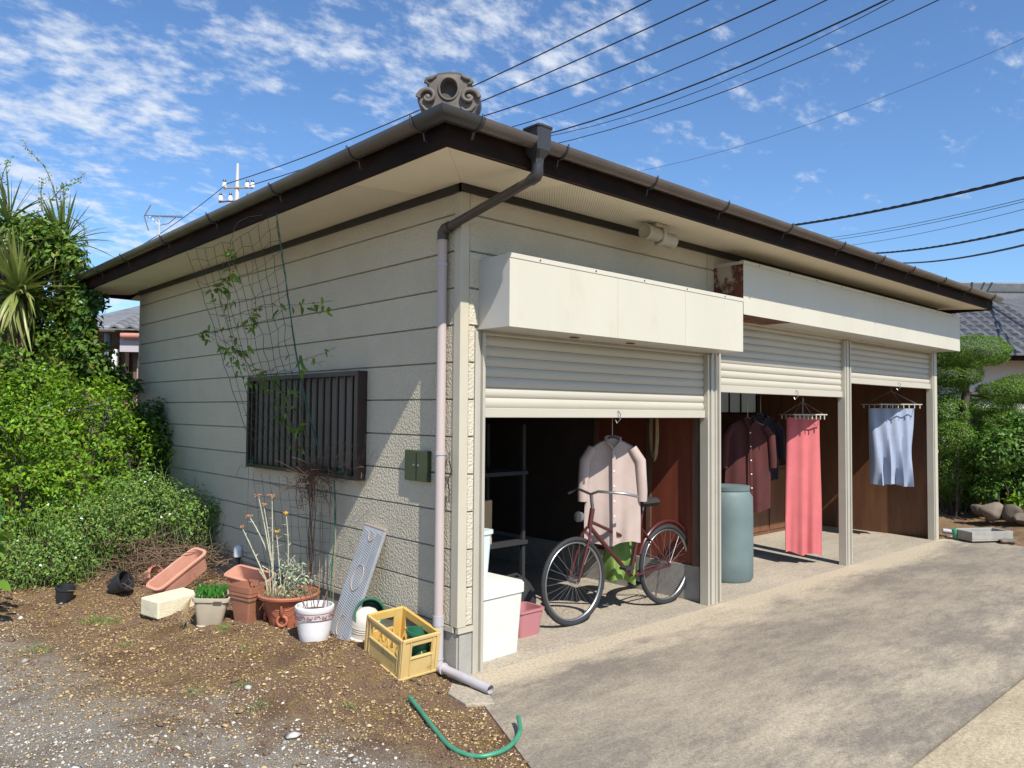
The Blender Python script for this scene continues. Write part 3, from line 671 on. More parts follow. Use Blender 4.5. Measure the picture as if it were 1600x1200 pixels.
# hip ridge running up from the corner
hr = MB()
for k in range(9):
    t0 = .18+k*.26; t1 = t0+.25
    p0 = Vector((rx0+t0, ry0+t0, ZG+.05+.36*t0)); p1 = Vector((rx0+t1, ry0+t1, ZG+.055+.36*t1)); hr.tube([p0, p1], [.075, .07], 10)
tag(hr.build('hip_ridge_tile', m_kawara, G, 50), kind='stuff')
# ornamental ridge-end tile over the corner
oc = dp(703, 152, 4.03)
OT = Matrix.Translation(Vector(oc)) @ Matrix.Rotation(rad(-43), 4, 'Z')    # local -Y looks at the street corner
U = .00068
def oq(x, y): return ((x-703)*U, (255-y)*U)
orn = MB()
prof = [(512, 440), (500, 400), (470, 335), (465, 300), (490, 265), (540, 248), (560, 232), (542, 205), (528, 180), (560, 160), (620, 128), (703, 118), (780, 122), (840, 155), (884, 180), (870, 210), (850, 232), (870, 246), (925, 268), (944, 300), (935, 340), (905, 400), (895, 440)]
pp = [oq(*p) for p in prof]
hole = [(0.0+ .044*math.cos(w), .012+.052*math.sin(w)) for w in np.linspace(0, 2*math.pi, 25)[:-1]]
def resample_by_angle(poly, c, n):
    out = []
    for k in range(n):
        w = 2*math.pi*k/n; d_ = (math.cos(w), math.sin(w)); best = 0
        for (x0, y0), (x1, y1) in zip(poly, poly[1:]+poly[:1]):
            ax_, ay_ = x0-c[0], y0-c[1]; bx_, by_ = x1-x0, y1-y0; den = d_[0]*by_-d_[1]*bx_
            if abs(den) < 1e-12: continue
            t = (ax_*by_-ay_*bx_)/den; u_ = (ax_*d_[1]-ay_*d_[0])/den
            if t > 0 and 0 <= u_ <= 1: best = max(best, t)
        out.append((c[0]+d_[0]*best, c[1]+d_[1]*best))
    return out
NR = 72; c0 = (0, .012)
outer = resample_by_angle(pp, c0, NR); inner = [(.046*math.cos(2*math.pi*k/NR), .012+.054*math.sin(2*math.pi*k/NR)) for k in range(NR)]
F_, Bk = -.075, .055
rings = [[OT @ Vector((x, Bk, z)) for x, z in outer], [OT @ Vector((x, F_+.012, z)) for x, z in outer], [OT @ Vector((x*.93+inner[i][0]*.07, F_, z*.93+inner[i][1]*.07)) for i, (x, z) in enumerate(outer)],
         [OT @ Vector((x, F_-.004, z)) for x, z in inner], [OT @ Vector((x*.92, F_+.04, .012+(z-.012)*.92)) for x, z in inner]]
vs = [p for r_ in rings for p in r_]
fs = [(i*NR+k, i*NR+(k+1) % NR, (i+1)*NR+(k+1) % NR, (i+1)*NR+k) for i in range(4) for k in range(NR)]
orn.add(vs, fs+[tuple(range(NR))])
orno = orn.build('ridge_end_ornament', m_orn, G, 35)
MB().add([OT @ Vector((x*.93, F_+.039, .012+(z-.012)*.93)) for x, z in inner], [tuple(range(NR))]).build('recess', m_orn_dark, orno)
MB().tube([OT @ Vector((.050*math.cos(w), F_-.006, .012+.058*math.sin(w))) for w in np.linspace(0, 2*math.pi, 40)], .006, 7).build('ring', m_orn, orno, 60)
cap = MB()
for sgn in (1,):
    line = [oq(x, y-3) for x, y in ((520, 180), (560, 158), (620, 126), (703, 114), (780, 118), (840, 150), (890, 180))]
    cap.tube([OT @ Vector((x, F_+.02, z)) for x, z in line], [.004, .010, .012, .013, .012, .010, .004], 8)
cap.build('cap_rim', m_orn_dark, orno, 60)
for sx_ in (-1, 1):
    sw = MB(); cxs, czs = sx_*.105, -.035
    sp_pts = [OT @ Vector((cxs+sx_*(.050-.0062*t)*math.cos(t*1.05), F_-.008-.012*math.sin(t*.5), czs+(.045-.0054*t)*math.sin(t*1.05))) for t in np.linspace(0, 6.6, 26)]
    sw.tube(sp_pts, list(np.linspace(.014, .008, 26)), 8)
    sw.lathe([(0, .018), (.010, .016), (.017, .006), (.018, -.01)], 12, OT @ Matrix.Translation((cxs, F_-.006, czs)) @ Matrix.Rotation(rad(90), 4, 'X'))
    sw.tube([OT @ Vector((sx_*x, F_-.004, z)) for x, z in ((.065, .080), (.085, .066), (.110, .060), (.118, .045), (.100, .035))], [.008, .012, .013, .011, .006], 8)
    sw.tube([OT @ Vector((sx_*x, F_-.004, z)) for x, z in ((.065, -.085), (.085, -.105), (.115, -.100), (.135, -.075))], [.006, .011, .011, .006], 8); sw.build('swirl', m_orn, orno, 60)
# ---- barred side window
wy0, wy1, wz0, wz1, wd = 1.02, 2.83, 1.115, 1.885, .098
win = MB()
win.box((-wd, wy0, wz0), (-.019, wy0+.035, wz1)).box((-wd, wy1-.035, wz0), (-.019, wy1, wz1)).box((-wd, wy0+.035, wz1-.035), (-.019, wy1-.035, wz1)).box((-wd, wy0+.035, wz0), (-.019, wy1-.035, wz0+.03))
wino = win.build('window_grille', m_frame, G, bevel=.002)
bar = MB().box((-wd+.006, -.008, wz0+.031), (-wd+.022, .008, wz1-.036)).mesh('bar', m_frame)
nb = 17
for k in range(nb):
    o = link('bar', bar, wino); o.location = (0, wy0+.035+(wy1-wy0-.07)*(k+.5)/nb, 0)
MB().box((-.03, wy0+.036, wz0+.031), (-.0195, (wy0+wy1)/2-.01, wz1-.036)).build('frosted_pane', m_frost, wino)
MB().box((-.036, (wy0+wy1)/2-.008, wz0+.031), (-.0195, wy1-.036, wz1-.036)).build('frosted_pane', m_frost, wino)
MB().box((-.042, (wy0+wy1)/2-.03, wz0+.031), (-.0365, (wy0+wy1)/2+.02, wz1-.036)).build('sash', m_frame, wino)
MB().box((-.045, wy0+.036, wz0+.031), (-.0305, wy0+.9, wz0+.07)).build('sash_rail', m_frame, wino)
# ---- fixtures on the walls (things of their own)
t = thing('switch_box', 'small olive green metal box with two narrow doors on the side wall by the downpipe', 'utility box', (-.019, .385, 1.157))
for (a, b, dd_) in ((-.125, -.012, .034), (.0, .128, .028)):
    MB().box((-dd_, a, 0), (0, b, .195)).build('door', m_olive, t, bevel=.003)
    MB().tube([(-dd_-.004, b-.02 if a < -.05 else a+.025, .10), (-dd_, b-.02 if a < -.05 else a+.025, .10)], .008, 10).build('lock', m_steel, t)
t = thing('pipe_cap', 'white plastic vent cap on a short black pipe low on the shaded wall', 'pipe cap', (-.005, 3.06, .0))
MB().lathe([(0, .40), (.02, .397), (.034, .38), (.038, .35), (.036, .30), (0.02, .295)], 16, Matrix.Translation((-.045, 0, 0))).build('cap', m_insul, t, 50)
MB().tube([(-.045, 0, .30), (-.045, 0, -.02)], .018, 10).build('pipe', m_blackp, t, 50)
lp = dp(1024, 345, (np.array([1.6, -.27, 2.93])-CAM) @ _f)
t = thing('eave_lamp', 'beige twin cylinder lamp mounted under the front eave', 'lamp', (1.60, -.28, 2.972))
MB().box((-.075, -.05, -.028), (.075, .05, .0)).build('base_plate', m_lamp, t, bevel=.004)
MB().tube([(.01, -.052, -.03), (.01, -.062, -.07), (.01, -.045, -.125), (.01, 0, -.142), (.01, .03, -.135)], .014, 8).build('bracket', m_lamp, t, 60)
for sx_, dz in ((-1, .008), (1, -.008)):
    T_ = TR((.01+sx_*.012, -.005, -.082+dz), (0, rad(90*sx_), rad(4)))
    c = MB().lathe([(0, 0), (.05, 0), (.052, .01), (.052, .13), (.056, .135), (.056, .165), (.05, .168), (.044, .150), (0, .148)], 22, T_).build('lamp_head', m_lamp, t, 40)

# ------------------------------------------------------------------ utility poles, wires, aerial
P0 = np.array([13.37, 35.10, 0.0])
t = thing('utility_pole', 'pale tapered utility pole top with insulators beyond the roof', 'utility pole', tuple(P0))
MB().tube([(0, 0, -.1), (0, 0, 12.2), (0, 0, 14.35)], [.20, .135, .06], 14).build('pole', m_polew, t, 50)
cr = Vector(_r0)
for z, w, nin in ((13.05, .75, (-.72, .45, .72)), (12.35, 1.0, (-.9, -.4, .5, .9))):
    MB().tube([cr*-w+Vector((0, -.15, z-.05)), cr*(-w*.5)+Vector((0, -.15, z)), cr*w+Vector((0, -.15, z))], .045, 6).build('crossarm', m_post if z < 13 else m_drylight, t)
    for q in nin: 
        MB().lathe([(.04, 0), (.10, .02), (.12, .14), (.08, .26), (.05, .30)], 10, Matrix.Translation(cr*q+Vector((0, -.15, z)))).build('insulator', m_insul, t, 50)
        MB().lathe([(.07, 0), (.08, .05), (.05, .14)], 8, Matrix.Translation(cr*q+Vector((0, -.15, z+.30)))).build('insulator_cap', m_blackp, t)
A = dp(249, 350, 30)
t = thing('tv_aerial', 'small grey rooftop television aerial on a thin mast', 'aerial', (float(A[0]), float(A[1]), 0))
zt = dp(250, 338, 30)[2]
MB().tube([(0, 0, 4.0), (0, 0, zt)], .03, 6).build('mast', m_polew, t)
MB().tube([cr*-.55-Vector((0, 0, -zt-.03)), cr*.95+Vector((0, 0, zt-.03))], .022, 5).build('boom', m_steel, t)
MB().tube([cr*-.4+Vector((0, 0, zt)), Vector((0, 0, zt-.35)), cr*.35+Vector((0, 0, zt-.28)), cr*.65+Vector((0, 0, zt-.02))], .018, 5).build('brace', m_steel, t)
MB().tube([cr*-.35+Vector((0, 0, zt+.45)), cr*-.6+Vector((0, .0, zt)), cr*-.42+Vector((0, 0, zt-.55))], .025, 5).build('reflector', m_steel, t)
el_ = MB()
for k in range(12): el_.tube([cr*(-.35+k*.105)+Vector((.0, -.25, zt)), cr*(-.35+k*.105)+Vector((0, .25, zt))], .012, 4)
el_.build('element', m_steel, t)
def cable(px0, py0, d0, px1, py1, d1, r, label, ext0=.6, ext1=1.6, sag=.0, twist=0, group=None):
    a = Vector(dp(px0, py0, d0)); b = Vector(dp(px1, py1, d1)); v = b-a
    pts = []
    for s in np.linspace(-ext0, 1+ext1, 26):
        p = a+v*s; p.z -= sag*(4*s*(1-s)); pts.append(p)
    r *= .72; m = MB().tube(pts, r, 6)
    if twist:
        n = 520; m.tube([a+v*s+Vector((0, 0, -sag*(4*s*(1-s))+r*1.25+math.sin(s*twist)*r*.22)) for s in np.linspace(-ext0, 1+ext1, n)], r*.5, 4)
    o = m.build('power_cable', m_wire, None, 60); tag(o, label, 'cable', group)
gw = 'overhead wires crossing the sky'
cable(230, 378, 36, 355, 287, 35, .022, 'thin wire dropping from the far pole to the left behind the aerial', ext0=1.5, ext1=0, sag=.1, group=gw)
cable(355, 287, 35, 1017, 0, 20, .026, 'overhead wire from the far pole passing above the roof ornament, topmost of all', ext0=.0, sag=.35, group=gw)
cable(390, 290, 35, 1107, 0, 20, .026, 'overhead wire second from the top, passing just behind the roof ornament', ext0=.0, sag=.35, group=gw)
cable(760, 180, 26, 1212, 0, 18, .026, 'overhead wire third from the top, rising from behind the corner gutter', sag=.15, group=gw)
cable(812, 195, 26, 1292, 0, 18, .020, 'thin overhead wire fourth from the top, rising from left of the rain funnel', sag=.2, group=gw)
cable(860, 208, 26, 1385, 0, 18, .030, 'thick overhead wire rising from just right of the rain funnel', sag=.25, group=gw)
cable(862, 212, 26.2, 1398, 0, 18.2, .014, 'thin wire hugging the underside of the thick overhead wire right of the funnel', sag=.4, group=gw)
cable(880, 222, 26, 1467, 0, 18, .018, 'overhead wire lowest of the bundle crossing the upper middle sky', sag=.3, group=gw)
cable(1012, 265, 30, 1600, 60, 20, .008, 'faint hair thin wire alone in the blue right half of the sky', sag=.35, group=gw)
cable(1235, 353, 30, 1600, 278, 19, .045, 'thick twisted cable, uppermost of the low cables above the right eave', sag=.1, twist=150, group=gw)
cable(1300, 371, 34, 1600, 311, 23, .014, 'upper of two close thin wires between the twisted cables on the right', sag=.1, group=gw)
cable(1302, 375, 34, 1600, 315, 23, .014, 'lower of two close thin wires between the twisted cables on the right', sag=.1, group=gw)
cable(1330, 383, 34, 1600, 327, 23, .012, 'single thin wire just below the close pair on the right', sag=.1, group=gw)
cable(1370, 396, 30, 1600, 359, 19, .034, 'double twisted cable second lowest above the right eave', sag=.1, twist=130, group=gw)
cable(1415, 411, 30, 1600, 383, 19, .040, 'thick straight cable lowest of all above the right eave', sag=.1, group=gw)

# ------------------------------------------------------------------ neighbouring houses
def tile_mesh(w, l, m, name='roof_tile'):
    V = []; n = 7
    for j in (0, 1):
        for k in range(n):
            t = k/(n-1); V.append((t*w, j*l, .035*math.sin(t*2*math.pi-.6)+(.0 if j else .028)))
    for k in range(n):
        t = k/(n-1); V.append((t*w, 0, .035*math.sin(t*2*math.pi-.6)-.012))
    F = [(k, k+1, n+k+1, n+k) for k in range(n-1)]+[(2*n+k, 2*n+k+1, k+1, k) for k in range(n-1)]
    return MB().add(V, F).mesh(name, m, 60)
def house_right():
    o = dp(1600, 556, 16.5); ex_ = Vector(_r0); ey_ = Vector((ex_.y*-1, ex_.x, 0)); ang = math.atan2(ex_.y, ex_.x)
    h = thing('neighbour_house', 'neighbouring house with grey tiled roof and pale plaster wall behind the pruned tree', 'house', (float(o[0]), float(o[1]), 0), (0, 0, ang+.03))
    ze = float(o[2])
    MB().box((-6.0, .75, -.1), (9, 6, ze+.2)).build('wall', m_wallw, h)
    MB().box((-6.6, .0, ze-.10), (9, .06, ze+.0)).build('eave_board', m_fascia, h)
    MB().box((-6.6, .06, ze-.04), (9, .78, ze-.0)).build('eave_soffit', m_post, h)
    L_, rise = 3.3, 1.88; sl_ = math.atan2(rise, L_)
    deck = MB(); deck.hexa([(-6.7, -.1, ze), (9, -.1, ze), (9, L_, ze+rise+.05), (-6.7, L_, ze+rise+.05)], [(-6.7, -.1, ze+.03), (9, -.1, ze+.03), (9, L_, ze+rise+.08), (-6.7, L_, ze+rise+.08)])
    roof = deck.build('roof', m_kawara, h)
    me = tile_mesh(.272, .27, m_kawara); rowp = .235
    nrow = int(math.hypot(L_, rise)/rowp)
    cnt = 0
    for r_ in range(nrow):
        for c_ in range(-8, 5):
            s_ = r_*rowp-.05
            x, y, z = c_*.265, s_*math.cos(sl_), ze+.07+s_*math.sin(sl_)
            q = np.array(h.matrix_basis @ Vector((x, y, z)))-CAM; dd_ = q @ _f; px_ = 800+FPX*(q @ _r)/dd_
            if px_ < 1470 or px_ > 1625: continue
            if cnt >= 295: continue
            o_ = link('roof_tile', me, roof); o_.location = (x, y, z); o_.rotation_euler = (sl_, 0, 0); cnt += 1
    rg = MB().box((-6.6, L_-.2, ze+rise-.02), (9, L_+.3, ze+rise+.24)).build('ridge', m_kawara, h, bevel=.03)
    e = MB(); xo = -.95; e.hexa([(xo, L_-.32, ze+rise-.15), (xo+.3, L_-.32, ze+rise-.15), (xo+.3, L_+.4, ze+rise-.15), (xo, L_+.4, ze+rise-.15)], [(xo, L_-.1, ze+rise+.52), (xo+.3, L_-.1, ze+rise+.52), (xo+.3, L_+.2, ze+rise+.52), (xo, L_+.2, ze+rise+.52)]); e.build('ridge_end', m_kawara, h, bevel=.06)
    MB().tube([(-.8, L_-.42, ze+rise+.18), (-.25, L_-.30, ze+rise+.20)], .10, 10).build('ridge_roll', m_stone, h, 60)
house_right()
def house_left():
    o = dp(185, 600, 14.0); ex_ = Vector(_r0); ang = math.atan2(ex_.y, ex_.x)
    h = thing('old_house', 'old house with weathered grey tiles and copper pink gutter behind the hedge', 'house', (float(o[0]), float(o[1]), 0), (0, 0, ang+.12))
    def X(px): return (px-185)*14/FPX
    def Z(py): return float(dp(185, py, 14.0)[2])
    MB().box((X(196), .35, -.1), (X(330), 4, Z(516)+.06)).build('wall', m_wallb, h)
    MB().box((X(203), .30, -.1), (X(213), .345, Z(560))).build('pink_pillar', m_pinkwall, h)
    MB().box((X(213), .22, -.1), (X(220), .34, Z(552))).build('pale_post', m_trim, h)
    MB().box((X(90), .9, -.1), (X(196), 4, Z(516)+.24)).build('side_wall', m_wallb, h)
    MB().box((X(150), .84, Z(600)), (X(158), .895, Z(540))).box((X(168), .84, Z(640)), (X(174), .895, Z(540))).build('batten', m_pinkwall, h)
    MB().box((X(184), .05, Z(549)), (X(330), .10, Z(528))).build('eave_board', mat('pale_eave', (.40, .37, .38), rough=.7), h)
    MB().box((X(184), .10, Z(548)), (X(330), .9, Z(545))).build('eave_soffit', m_wallb, h)
    MB().tube([(X(188), -.03, Z(524)), (X(330), -.03, Z(524))], .055, 10).build('gutter', m_copper, h, 60)
    MB().tube([(X(138), .1, Z(513)), (X(175), .1, Z(513))], .05, 10).build('rear_gutter', m_insul, h, 60)
    MB().tube([(X(161), .2, Z(520)), (X(161), .2, -.05)], .06, 10).build('downpipe', m_teal, h, 60)
    MB().box((X(171), .1, Z(600)), (X(178), .16, Z(545))).build('strut', m_insul, h)
    deck = MB(); deck.hexa([(X(80), -.1, Z(516)), (X(330), -.1, Z(516)), (X(330), 3.2, Z(516)+1.0), (X(168), 3.2, Z(516)+1.0)], [(X(80), -.1, Z(514)), (X(330), -.1, Z(514)), (X(330), 3.2, Z(514)+1.0), (X(168), 3.2, Z(514)+1.0)])
    roof = deck.build('roof', m_kawara_l, h); me = tile_mesh(.275, .28, m_kawara_l); sl_ = math.atan2(1.0, 3.3)
    for r_ in range(11):
        for c_ in range(0, 8):
            s_ = r_*.24-.06; o_ = link('roof_tile', me, roof); o_.location = (X(172)+c_*.268, s_*math.cos(sl_)-.05, Z(514)+.03+s_*math.sin(sl_)); o_.rotation_euler = (sl_, 0, random.uniform(-.03, .03))
    MB().box((X(206), 1.9, Z(488)), (X(330), 2.2, Z(478))).build('ridge', m_kawara, h, bevel=.02)
    MB().box((X(206), 2.4, Z(486)), (X(330), 5.0, Z(400))).build('upper_wall', m_wallb, h)
    MB().box((X(190), 2.05, Z(480)), (X(204), 2.3, Z(455))).build('ridge_end', m_kawara, h, bevel=.05)
    w = MB(); w.hexa([(X(120), 3.0, Z(520)), (X(176), 3.0, Z(520)), (X(176), 3.2, Z(520)), (X(120), 3.2, Z(520))], [(X(128), 3.0, Z(478)), (X(172), 3.0, Z(496)), (X(172), 3.2, Z(496)), (X(128), 3.2, Z(478))]); w.build('lean_to_roof', m_terra_b, h)
house_left()

# ------------------------------------------------------------------ pots and things by the side wall
def rrect(w, d, r, n=4):
    pts = []
    for cx_, cy_, a0 in ((w/2-r, d/2-r, 0), (-w/2+r, d/2-r, 90), (-w/2+r, -d/2+r, 180), (w/2-r, -d/2+r, 270)):
        for k in range(n+1):
            a_ = rad(a0+90*k/n); pts.append((cx_+r*math.cos(a_), cy_+r*math.sin(a_)))
    return pts
def loft(mb, secs, T=None):     # secs: (w, d, r, z)
    rings = []
    for w, d, r, z in secs: rings.append([(T @ Vector((x, y, z))) if T is not None else (x, y, z) for x, y in rrect(w, d, r)])
    n = len(rings[0]); mb.sweep(rings, True); o = len(mb.v)-n*len(rings)
    mb.f.append(tuple(o+k for k in range(n-1, -1, -1))); mb.f.append(tuple(o+n*(len(rings)-1)+k for k in range(n)))
    return mb
def soil_disc(r, z, sx=1, sy=1, n=24):
    m = MB(); rr = [0, .35, .7, 1]; vs = []
    for q in rr:
        for k in range(n):
            w = 2*math.pi*k/n; vs.append((q*r*math.cos(w)*sx, q*r*math.sin(w)*sy, z+random.uniform(-.006, .008)*(q < 1)))
    m.add(vs, [(i*n+k, i*n+(k+1) % n, (i+1)*n+(k+1) % n, (i+1)*n+k) for i in range(3) for k in range(n)]); return m
def leaf_mesh(name, L_, W_, m, fold=.12, bend=.15, seg=4, base=.15):
    mb = MB(); vs = []
    for k in range(seg+1):
        t = k/seg; w = W_*.5*(math.sin(math.pi*min(1, base+t*(1-base)))**.8 if k < seg else .02); z = -bend*L_*t*t
        vs += [(t*L_, w, z+fold*w), (t*L_, 0, z), (t*L_, -w, z+fold*w)]
    fs = []
    for k in range(seg):
        a_ = k*3; fs += [(a_, a_+1, a_+4, a_+3), (a_+1, a_+2, a_+5, a_+4)]
    return mb.add(vs, fs).mesh(name, m, 60)
def aim(direction, roll=0.0):
    d_ = Vector(direction).normalized(); up = Vector((0, 0, 1)) if abs(d_.z) < .95 else Vector((1, 0, 0))
    y = up.cross(d_).normalized(); z = d_.cross(y); M_ = Matrix((d_, y, z)).transposed()
    return (M_ @ Matrix.Rotation(roll, 3, 'X')).to_euler()
pg = 'pots and planters by the side wall'
# white glazed pot with a red scroll band
g = gp(484, 1004); wx = g+(_f*np.array([1, 1, 0]))*.11
T0 = (float(wx[0]), float(wx[1]), float(ground_h(wx[0], wx[1]))-.012)
t = thing('white_pot', 'round white glazed pot with a red scrolling band, nearest the camera', 'plant pot', T0, (0, 0, 0), pg)
MB().lathe([(0, 0), (.086, 0), (.092, .012), (.104, .07), (.116, .15), (.120, .172), (.1235, .176), (.126, .205), (.1275, .207), (.1275, .232), (.122, .238), (.114, .238), (.113, .19), (0, .188)], 40).build('body', m_glaze, t, 40)
bd = MB().tube([(.1235*math.cos(a_), .1235*math.sin(a_), .159) for a_ in np.linspace(0, 2*math.pi, 41)], .0022, 5).tube([(.1265*math.cos(a_), .1265*math.sin(a_), .2005) for a_ in np.linspace(0, 2*math.pi, 41)], .002, 5)
for k in range(16):
    a0 = 2*math.pi*k/16; sg = 1 if k % 2 else -1
    def onpot(u, z): r_ = .1238+.0035*(z-.16)/.04; return (r_*math.cos(a0+u/.125), r_*math.sin(a0+u/.125), z)
    bd.tube([onpot((.0125-.0016*q)*math.cos(q*.95)-.004, .180+sg*(.0125-.0016*q)*math.sin(q*.95)) for q in np.linspace(0, 6.4, 22)], .0019, 5)
    bd.tube([onpot(.006+.020*q, .180+sg*.010*math.sin(q*math.pi*1.3)) for q in np.linspace(0, 1, 8)], [.0012, .0022, .0026, .0028, .0026, .0022, .0016, .0010], 5)
bd.build('scroll_band', m_scroll, t, 60)
soil_disc(.112, .196).build('soil', m_soil, t)
st_ = MB()
for k in range(9):
    a_ = random.uniform(0, 6.28); r_ = random.uniform(.02, .09)
    st_.tube([(r_*math.cos(a_), r_*math.sin(a_), .19), (r_*math.cos(a_)+random.uniform(-.02, .02), r_*math.sin(a_), .24), (r_*math.cos(a_)+random.uniform(-.04, .04), r_*math.sin(a_)+random.uniform(-.02, .02), .29+random.uniform(0, .05))], .003, 4)
st_.build('dry_stem', m_dry, t)
# bell pot in terracotta with swags and a ring
g = gp(441, 982); bx = g+(_f*np.array([1, 1, 0]))*.15
BT = (float(bx[0]), float(bx[1]), float(ground_h(bx[0], bx[1]))-.015)
fa = math.atan2(-_f[1], -_f[0])           # angle that faces the camera
t = thing('terracotta_bowl', 'wide round terracotta pot with moulded swags and a ring, holding silvery dry stems', 'plant pot', BT, (0, 0, fa), pg)
bp_ = [(0, 0), (.125, 0), (.130, .01), (.140, .06), (.155, .12), (.176, .17), (.190, .192), (.196, .195), (.212, .200), (.216, .214), (.210, .222), (.196, .222), (.188, .195), (0, .19)]
MB().lathe(bp_, 44).build('body', m_terra, t, 40)
def rad_at(z):
    for (r0, z0), (r1, z1) in zip(bp_[1:-4], bp_[2:-3]):
        if z0 <= z <= z1 and z1 > z0: return r0+(r1-r0)*(z-z0)/(z1-z0)
    return .15
swg = MB()
for side in range(4):
    c_ = side*math.pi/2
    for sg in (-1, 1):
        for q in range(5):
            pts = []
            for s_ in np.linspace(0, 1, 9):
                z = .072+.014*q+(.09-.004*q)*s_**2.0; a_ = c_+sg*(.12+.60*s_); r_ = rad_at(z)+.0005; pts.append((r_*math.cos(a_), r_*math.sin(a_), z))
            swg.tube(pts, .0046, 5)
swg.build('swag', m_terra, t, 60)
rg = MB()
for side in range(4):
    c_ = side*math.pi/2; Tm = Matrix.Rotation(c_, 4, 'Z')
    rg = MB(); rg.tube([(.158, .034*math.cos(a_), .058+.034*math.sin(a_)) for a_ in np.linspace(0, 2*math.pi, 21)], .0105, 8, T=Tm)
    rg.tube([(.152, 0, .095), (.172, 0, .105), (.182, 0, .165)], [.011, .012, .008], 8, T=Tm); rg.build('ring', m_terra, t, 60)
pass
soil_disc(.188, .202).build('soil', m_soil, t)
# the plant in it
def in_bowl(px, py, back=0.0):
    return dp(px, py, (np.array(BT)-CAM) @ _f+back)
pt_ = thing('silver_bush', 'silvery dry flower stems with faded orange and yellow heads growing in the terracotta bowl', 'plant', (BT[0], BT[1], BT[2]+.19))
inv = np.array([BT[0], BT[1], BT[2]+.19])
stems = MB(); tips = []
for (b, mid, tip, fl) in (((428, 930), (425, 860), (412, 790), 'd'), ((432, 930), (420, 850), (404, 776), 'd'), ((427, 930), (426, 840), (425, 776), 'd'), ((420, 915), (400, 870), (378, 824), 'd'), ((424, 880), (410, 838), (390, 808), 'd'), ((440, 930), (436, 875), (432, 832), 'y'), ((445, 935), (455, 870), (447, 803), 'y'), ((446, 930), (452, 900), (456, 885), None), ((436, 930), (428, 890), (410, 885), None), ((442, 930), (448, 880), (461, 868), None), ((430, 930), (415, 905), (402, 888), None), ((437, 930), (445, 900), (462, 900), None)):
    bk = random.uniform(-.04, .05); ps = [Vector(in_bowl(*q, bk)-inv) for q in (b, mid, tip)]
    c_ = [ps[0]*(1-s_)**2+ps[1]*2*s_*(1-s_)+ps[2]*s_*s_ for s_ in np.linspace(0, 1, 9)]
    c_[0].z = -.015
    stems.tube(c_, list(np.linspace(.0058, .0034, 9)), 6)
    for q in c_[2:-1]:
        for _ in range(2): stems.tube([q, q+Vector((random.uniform(-.03, .03), random.uniform(-.03, .03), random.uniform(-.005, .028)))], [.003, .0008], 4)
    if fl: tips.append((c_[-1], fl))
stems.build('stem', m_silver, pt_, 60)
for p_, fl in tips:
    h_ = MB()
    for _ in range(16):
        q = p_+Vector((random.gauss(0, .012), random.gauss(0, .012), random.uniform(-.004, .010))); h_.tube([q, q+Vector((random.uniform(-.006, .006), random.uniform(-.006, .006), .007))], [.0035, .0055], 5)
    h_.build('flower_head', m_flower_y if fl == 'y' else m_flower_d, pt_)
n_ = 620; P_ = np.stack([RNG.normal(0, .052, n_), RNG.normal(0, .052, n_), RNG.uniform(.0, .24, n_)], 1); P_[:, :2] += np.array([_r0[0], _r0[1]])*.03
pt_l = link('foliage', leaves_mesh('foliage', P_, RNG.normal(size=(n_, 3))+np.array([0, 0, .4]), .034, mat('silver_leaf', (.36, .40, .27), rough=.8, tint=True, transl=.2), .30), pt_); tag(pt_l, kind='stuff')
dg = MB()
for k in range(130):
    a_ = random.uniform(0, 6.28); r_ = random.uniform(.02, .17); b0 = Vector((r_*math.cos(a_), r_*math.sin(a_), .0))
    dx = -np.array([_r0[0], _r0[1]])*(random.uniform(.02, .16) if k < 80 else -.03)
    dg.tube([b0, b0+Vector((dx[0]*.5, dx[1]*.5, random.uniform(.03, .09))), b0+Vector((dx[0], dx[1], random.uniform(-.06, .09)))], [.0018, .0015, .0008], 3)
tag(dg.build('dry_grass', m_drylight, pt_), kind='stuff')
# beige square pot with succulents
g = gp(319, 980); qx = g+(_f*np.array([1, 1, 0]))*.11
t = thing('beige_square_pot', 'small tapered beige square pot filled with green succulents, leaning slightly', 'plant pot', (float(qx[0]), float(qx[1]), float(ground_h(qx[0], qx[1]))-.012), (rad(3), rad(4), fa+math.pi/2+rad(14)), pg)
b = MB(); loft(b, [(.165, .165, .03, 0), (.17, .17, .03, .004), (.172, .172, .03, .012), (.164, .164, .028, .016), (.168, .168, .028, .026), (.172, .172, .03, .030), (.225, .225, .035, .185), (.246, .246, .035, .19), (.252, .252, .035, .212), (.252, .252, .035, .218), (.226, .226, .03, .218), (.220, .220, .03, .185)])
b.build('body', m_beige, t, 35)
MB().box((.02, -.1285, .188), (.075, -.122, .2)).build('rim_notch', m_post, t)
loft(MB(), [(.222, .222, .03, .180), (.222, .222, .03, .190)]).build('soil', m_soil, t)
sp_ = thing('succulent', 'bright green fleshy rosettes crowding the beige square pot', 'plant', (t.location.x, t.location.y, t.location.z+.188), t.rotation_euler)
me = leaf_mesh('leaf', .062, .020, m_succ, fold=.35, bend=-.25)
for k in range(150):
    cx_, cy_ = random.uniform(-.09, .09), random.uniform(-.09, .09); a_ = random.uniform(0, 6.28)
    o_ = link('leaf', me, sp_); o_.location = (cx_, cy_, .012+random.uniform(-.01, .022)); o_.rotation_euler = aim((math.cos(a_)*.7, math.sin(a_)*.7, random.uniform(.5, 1.7)), random.uniform(-1, 1)); o_.scale = (random.uniform(.7, 1.25),)*3
dr = MB()
for k in range(14):
    dr.tube([(-.12, -.08+random.uniform(-.03, .03), .02), (-.15+random.uniform(-.03, .02), -.10, -.05), (-.14+random.uniform(-.05, .06), -.11+random.uniform(-.03, .03), -.17+random.uniform(-.02, .06))], [.002, .003, .001], 4)
dr.build('withered_stem', m_drylight, sp_)
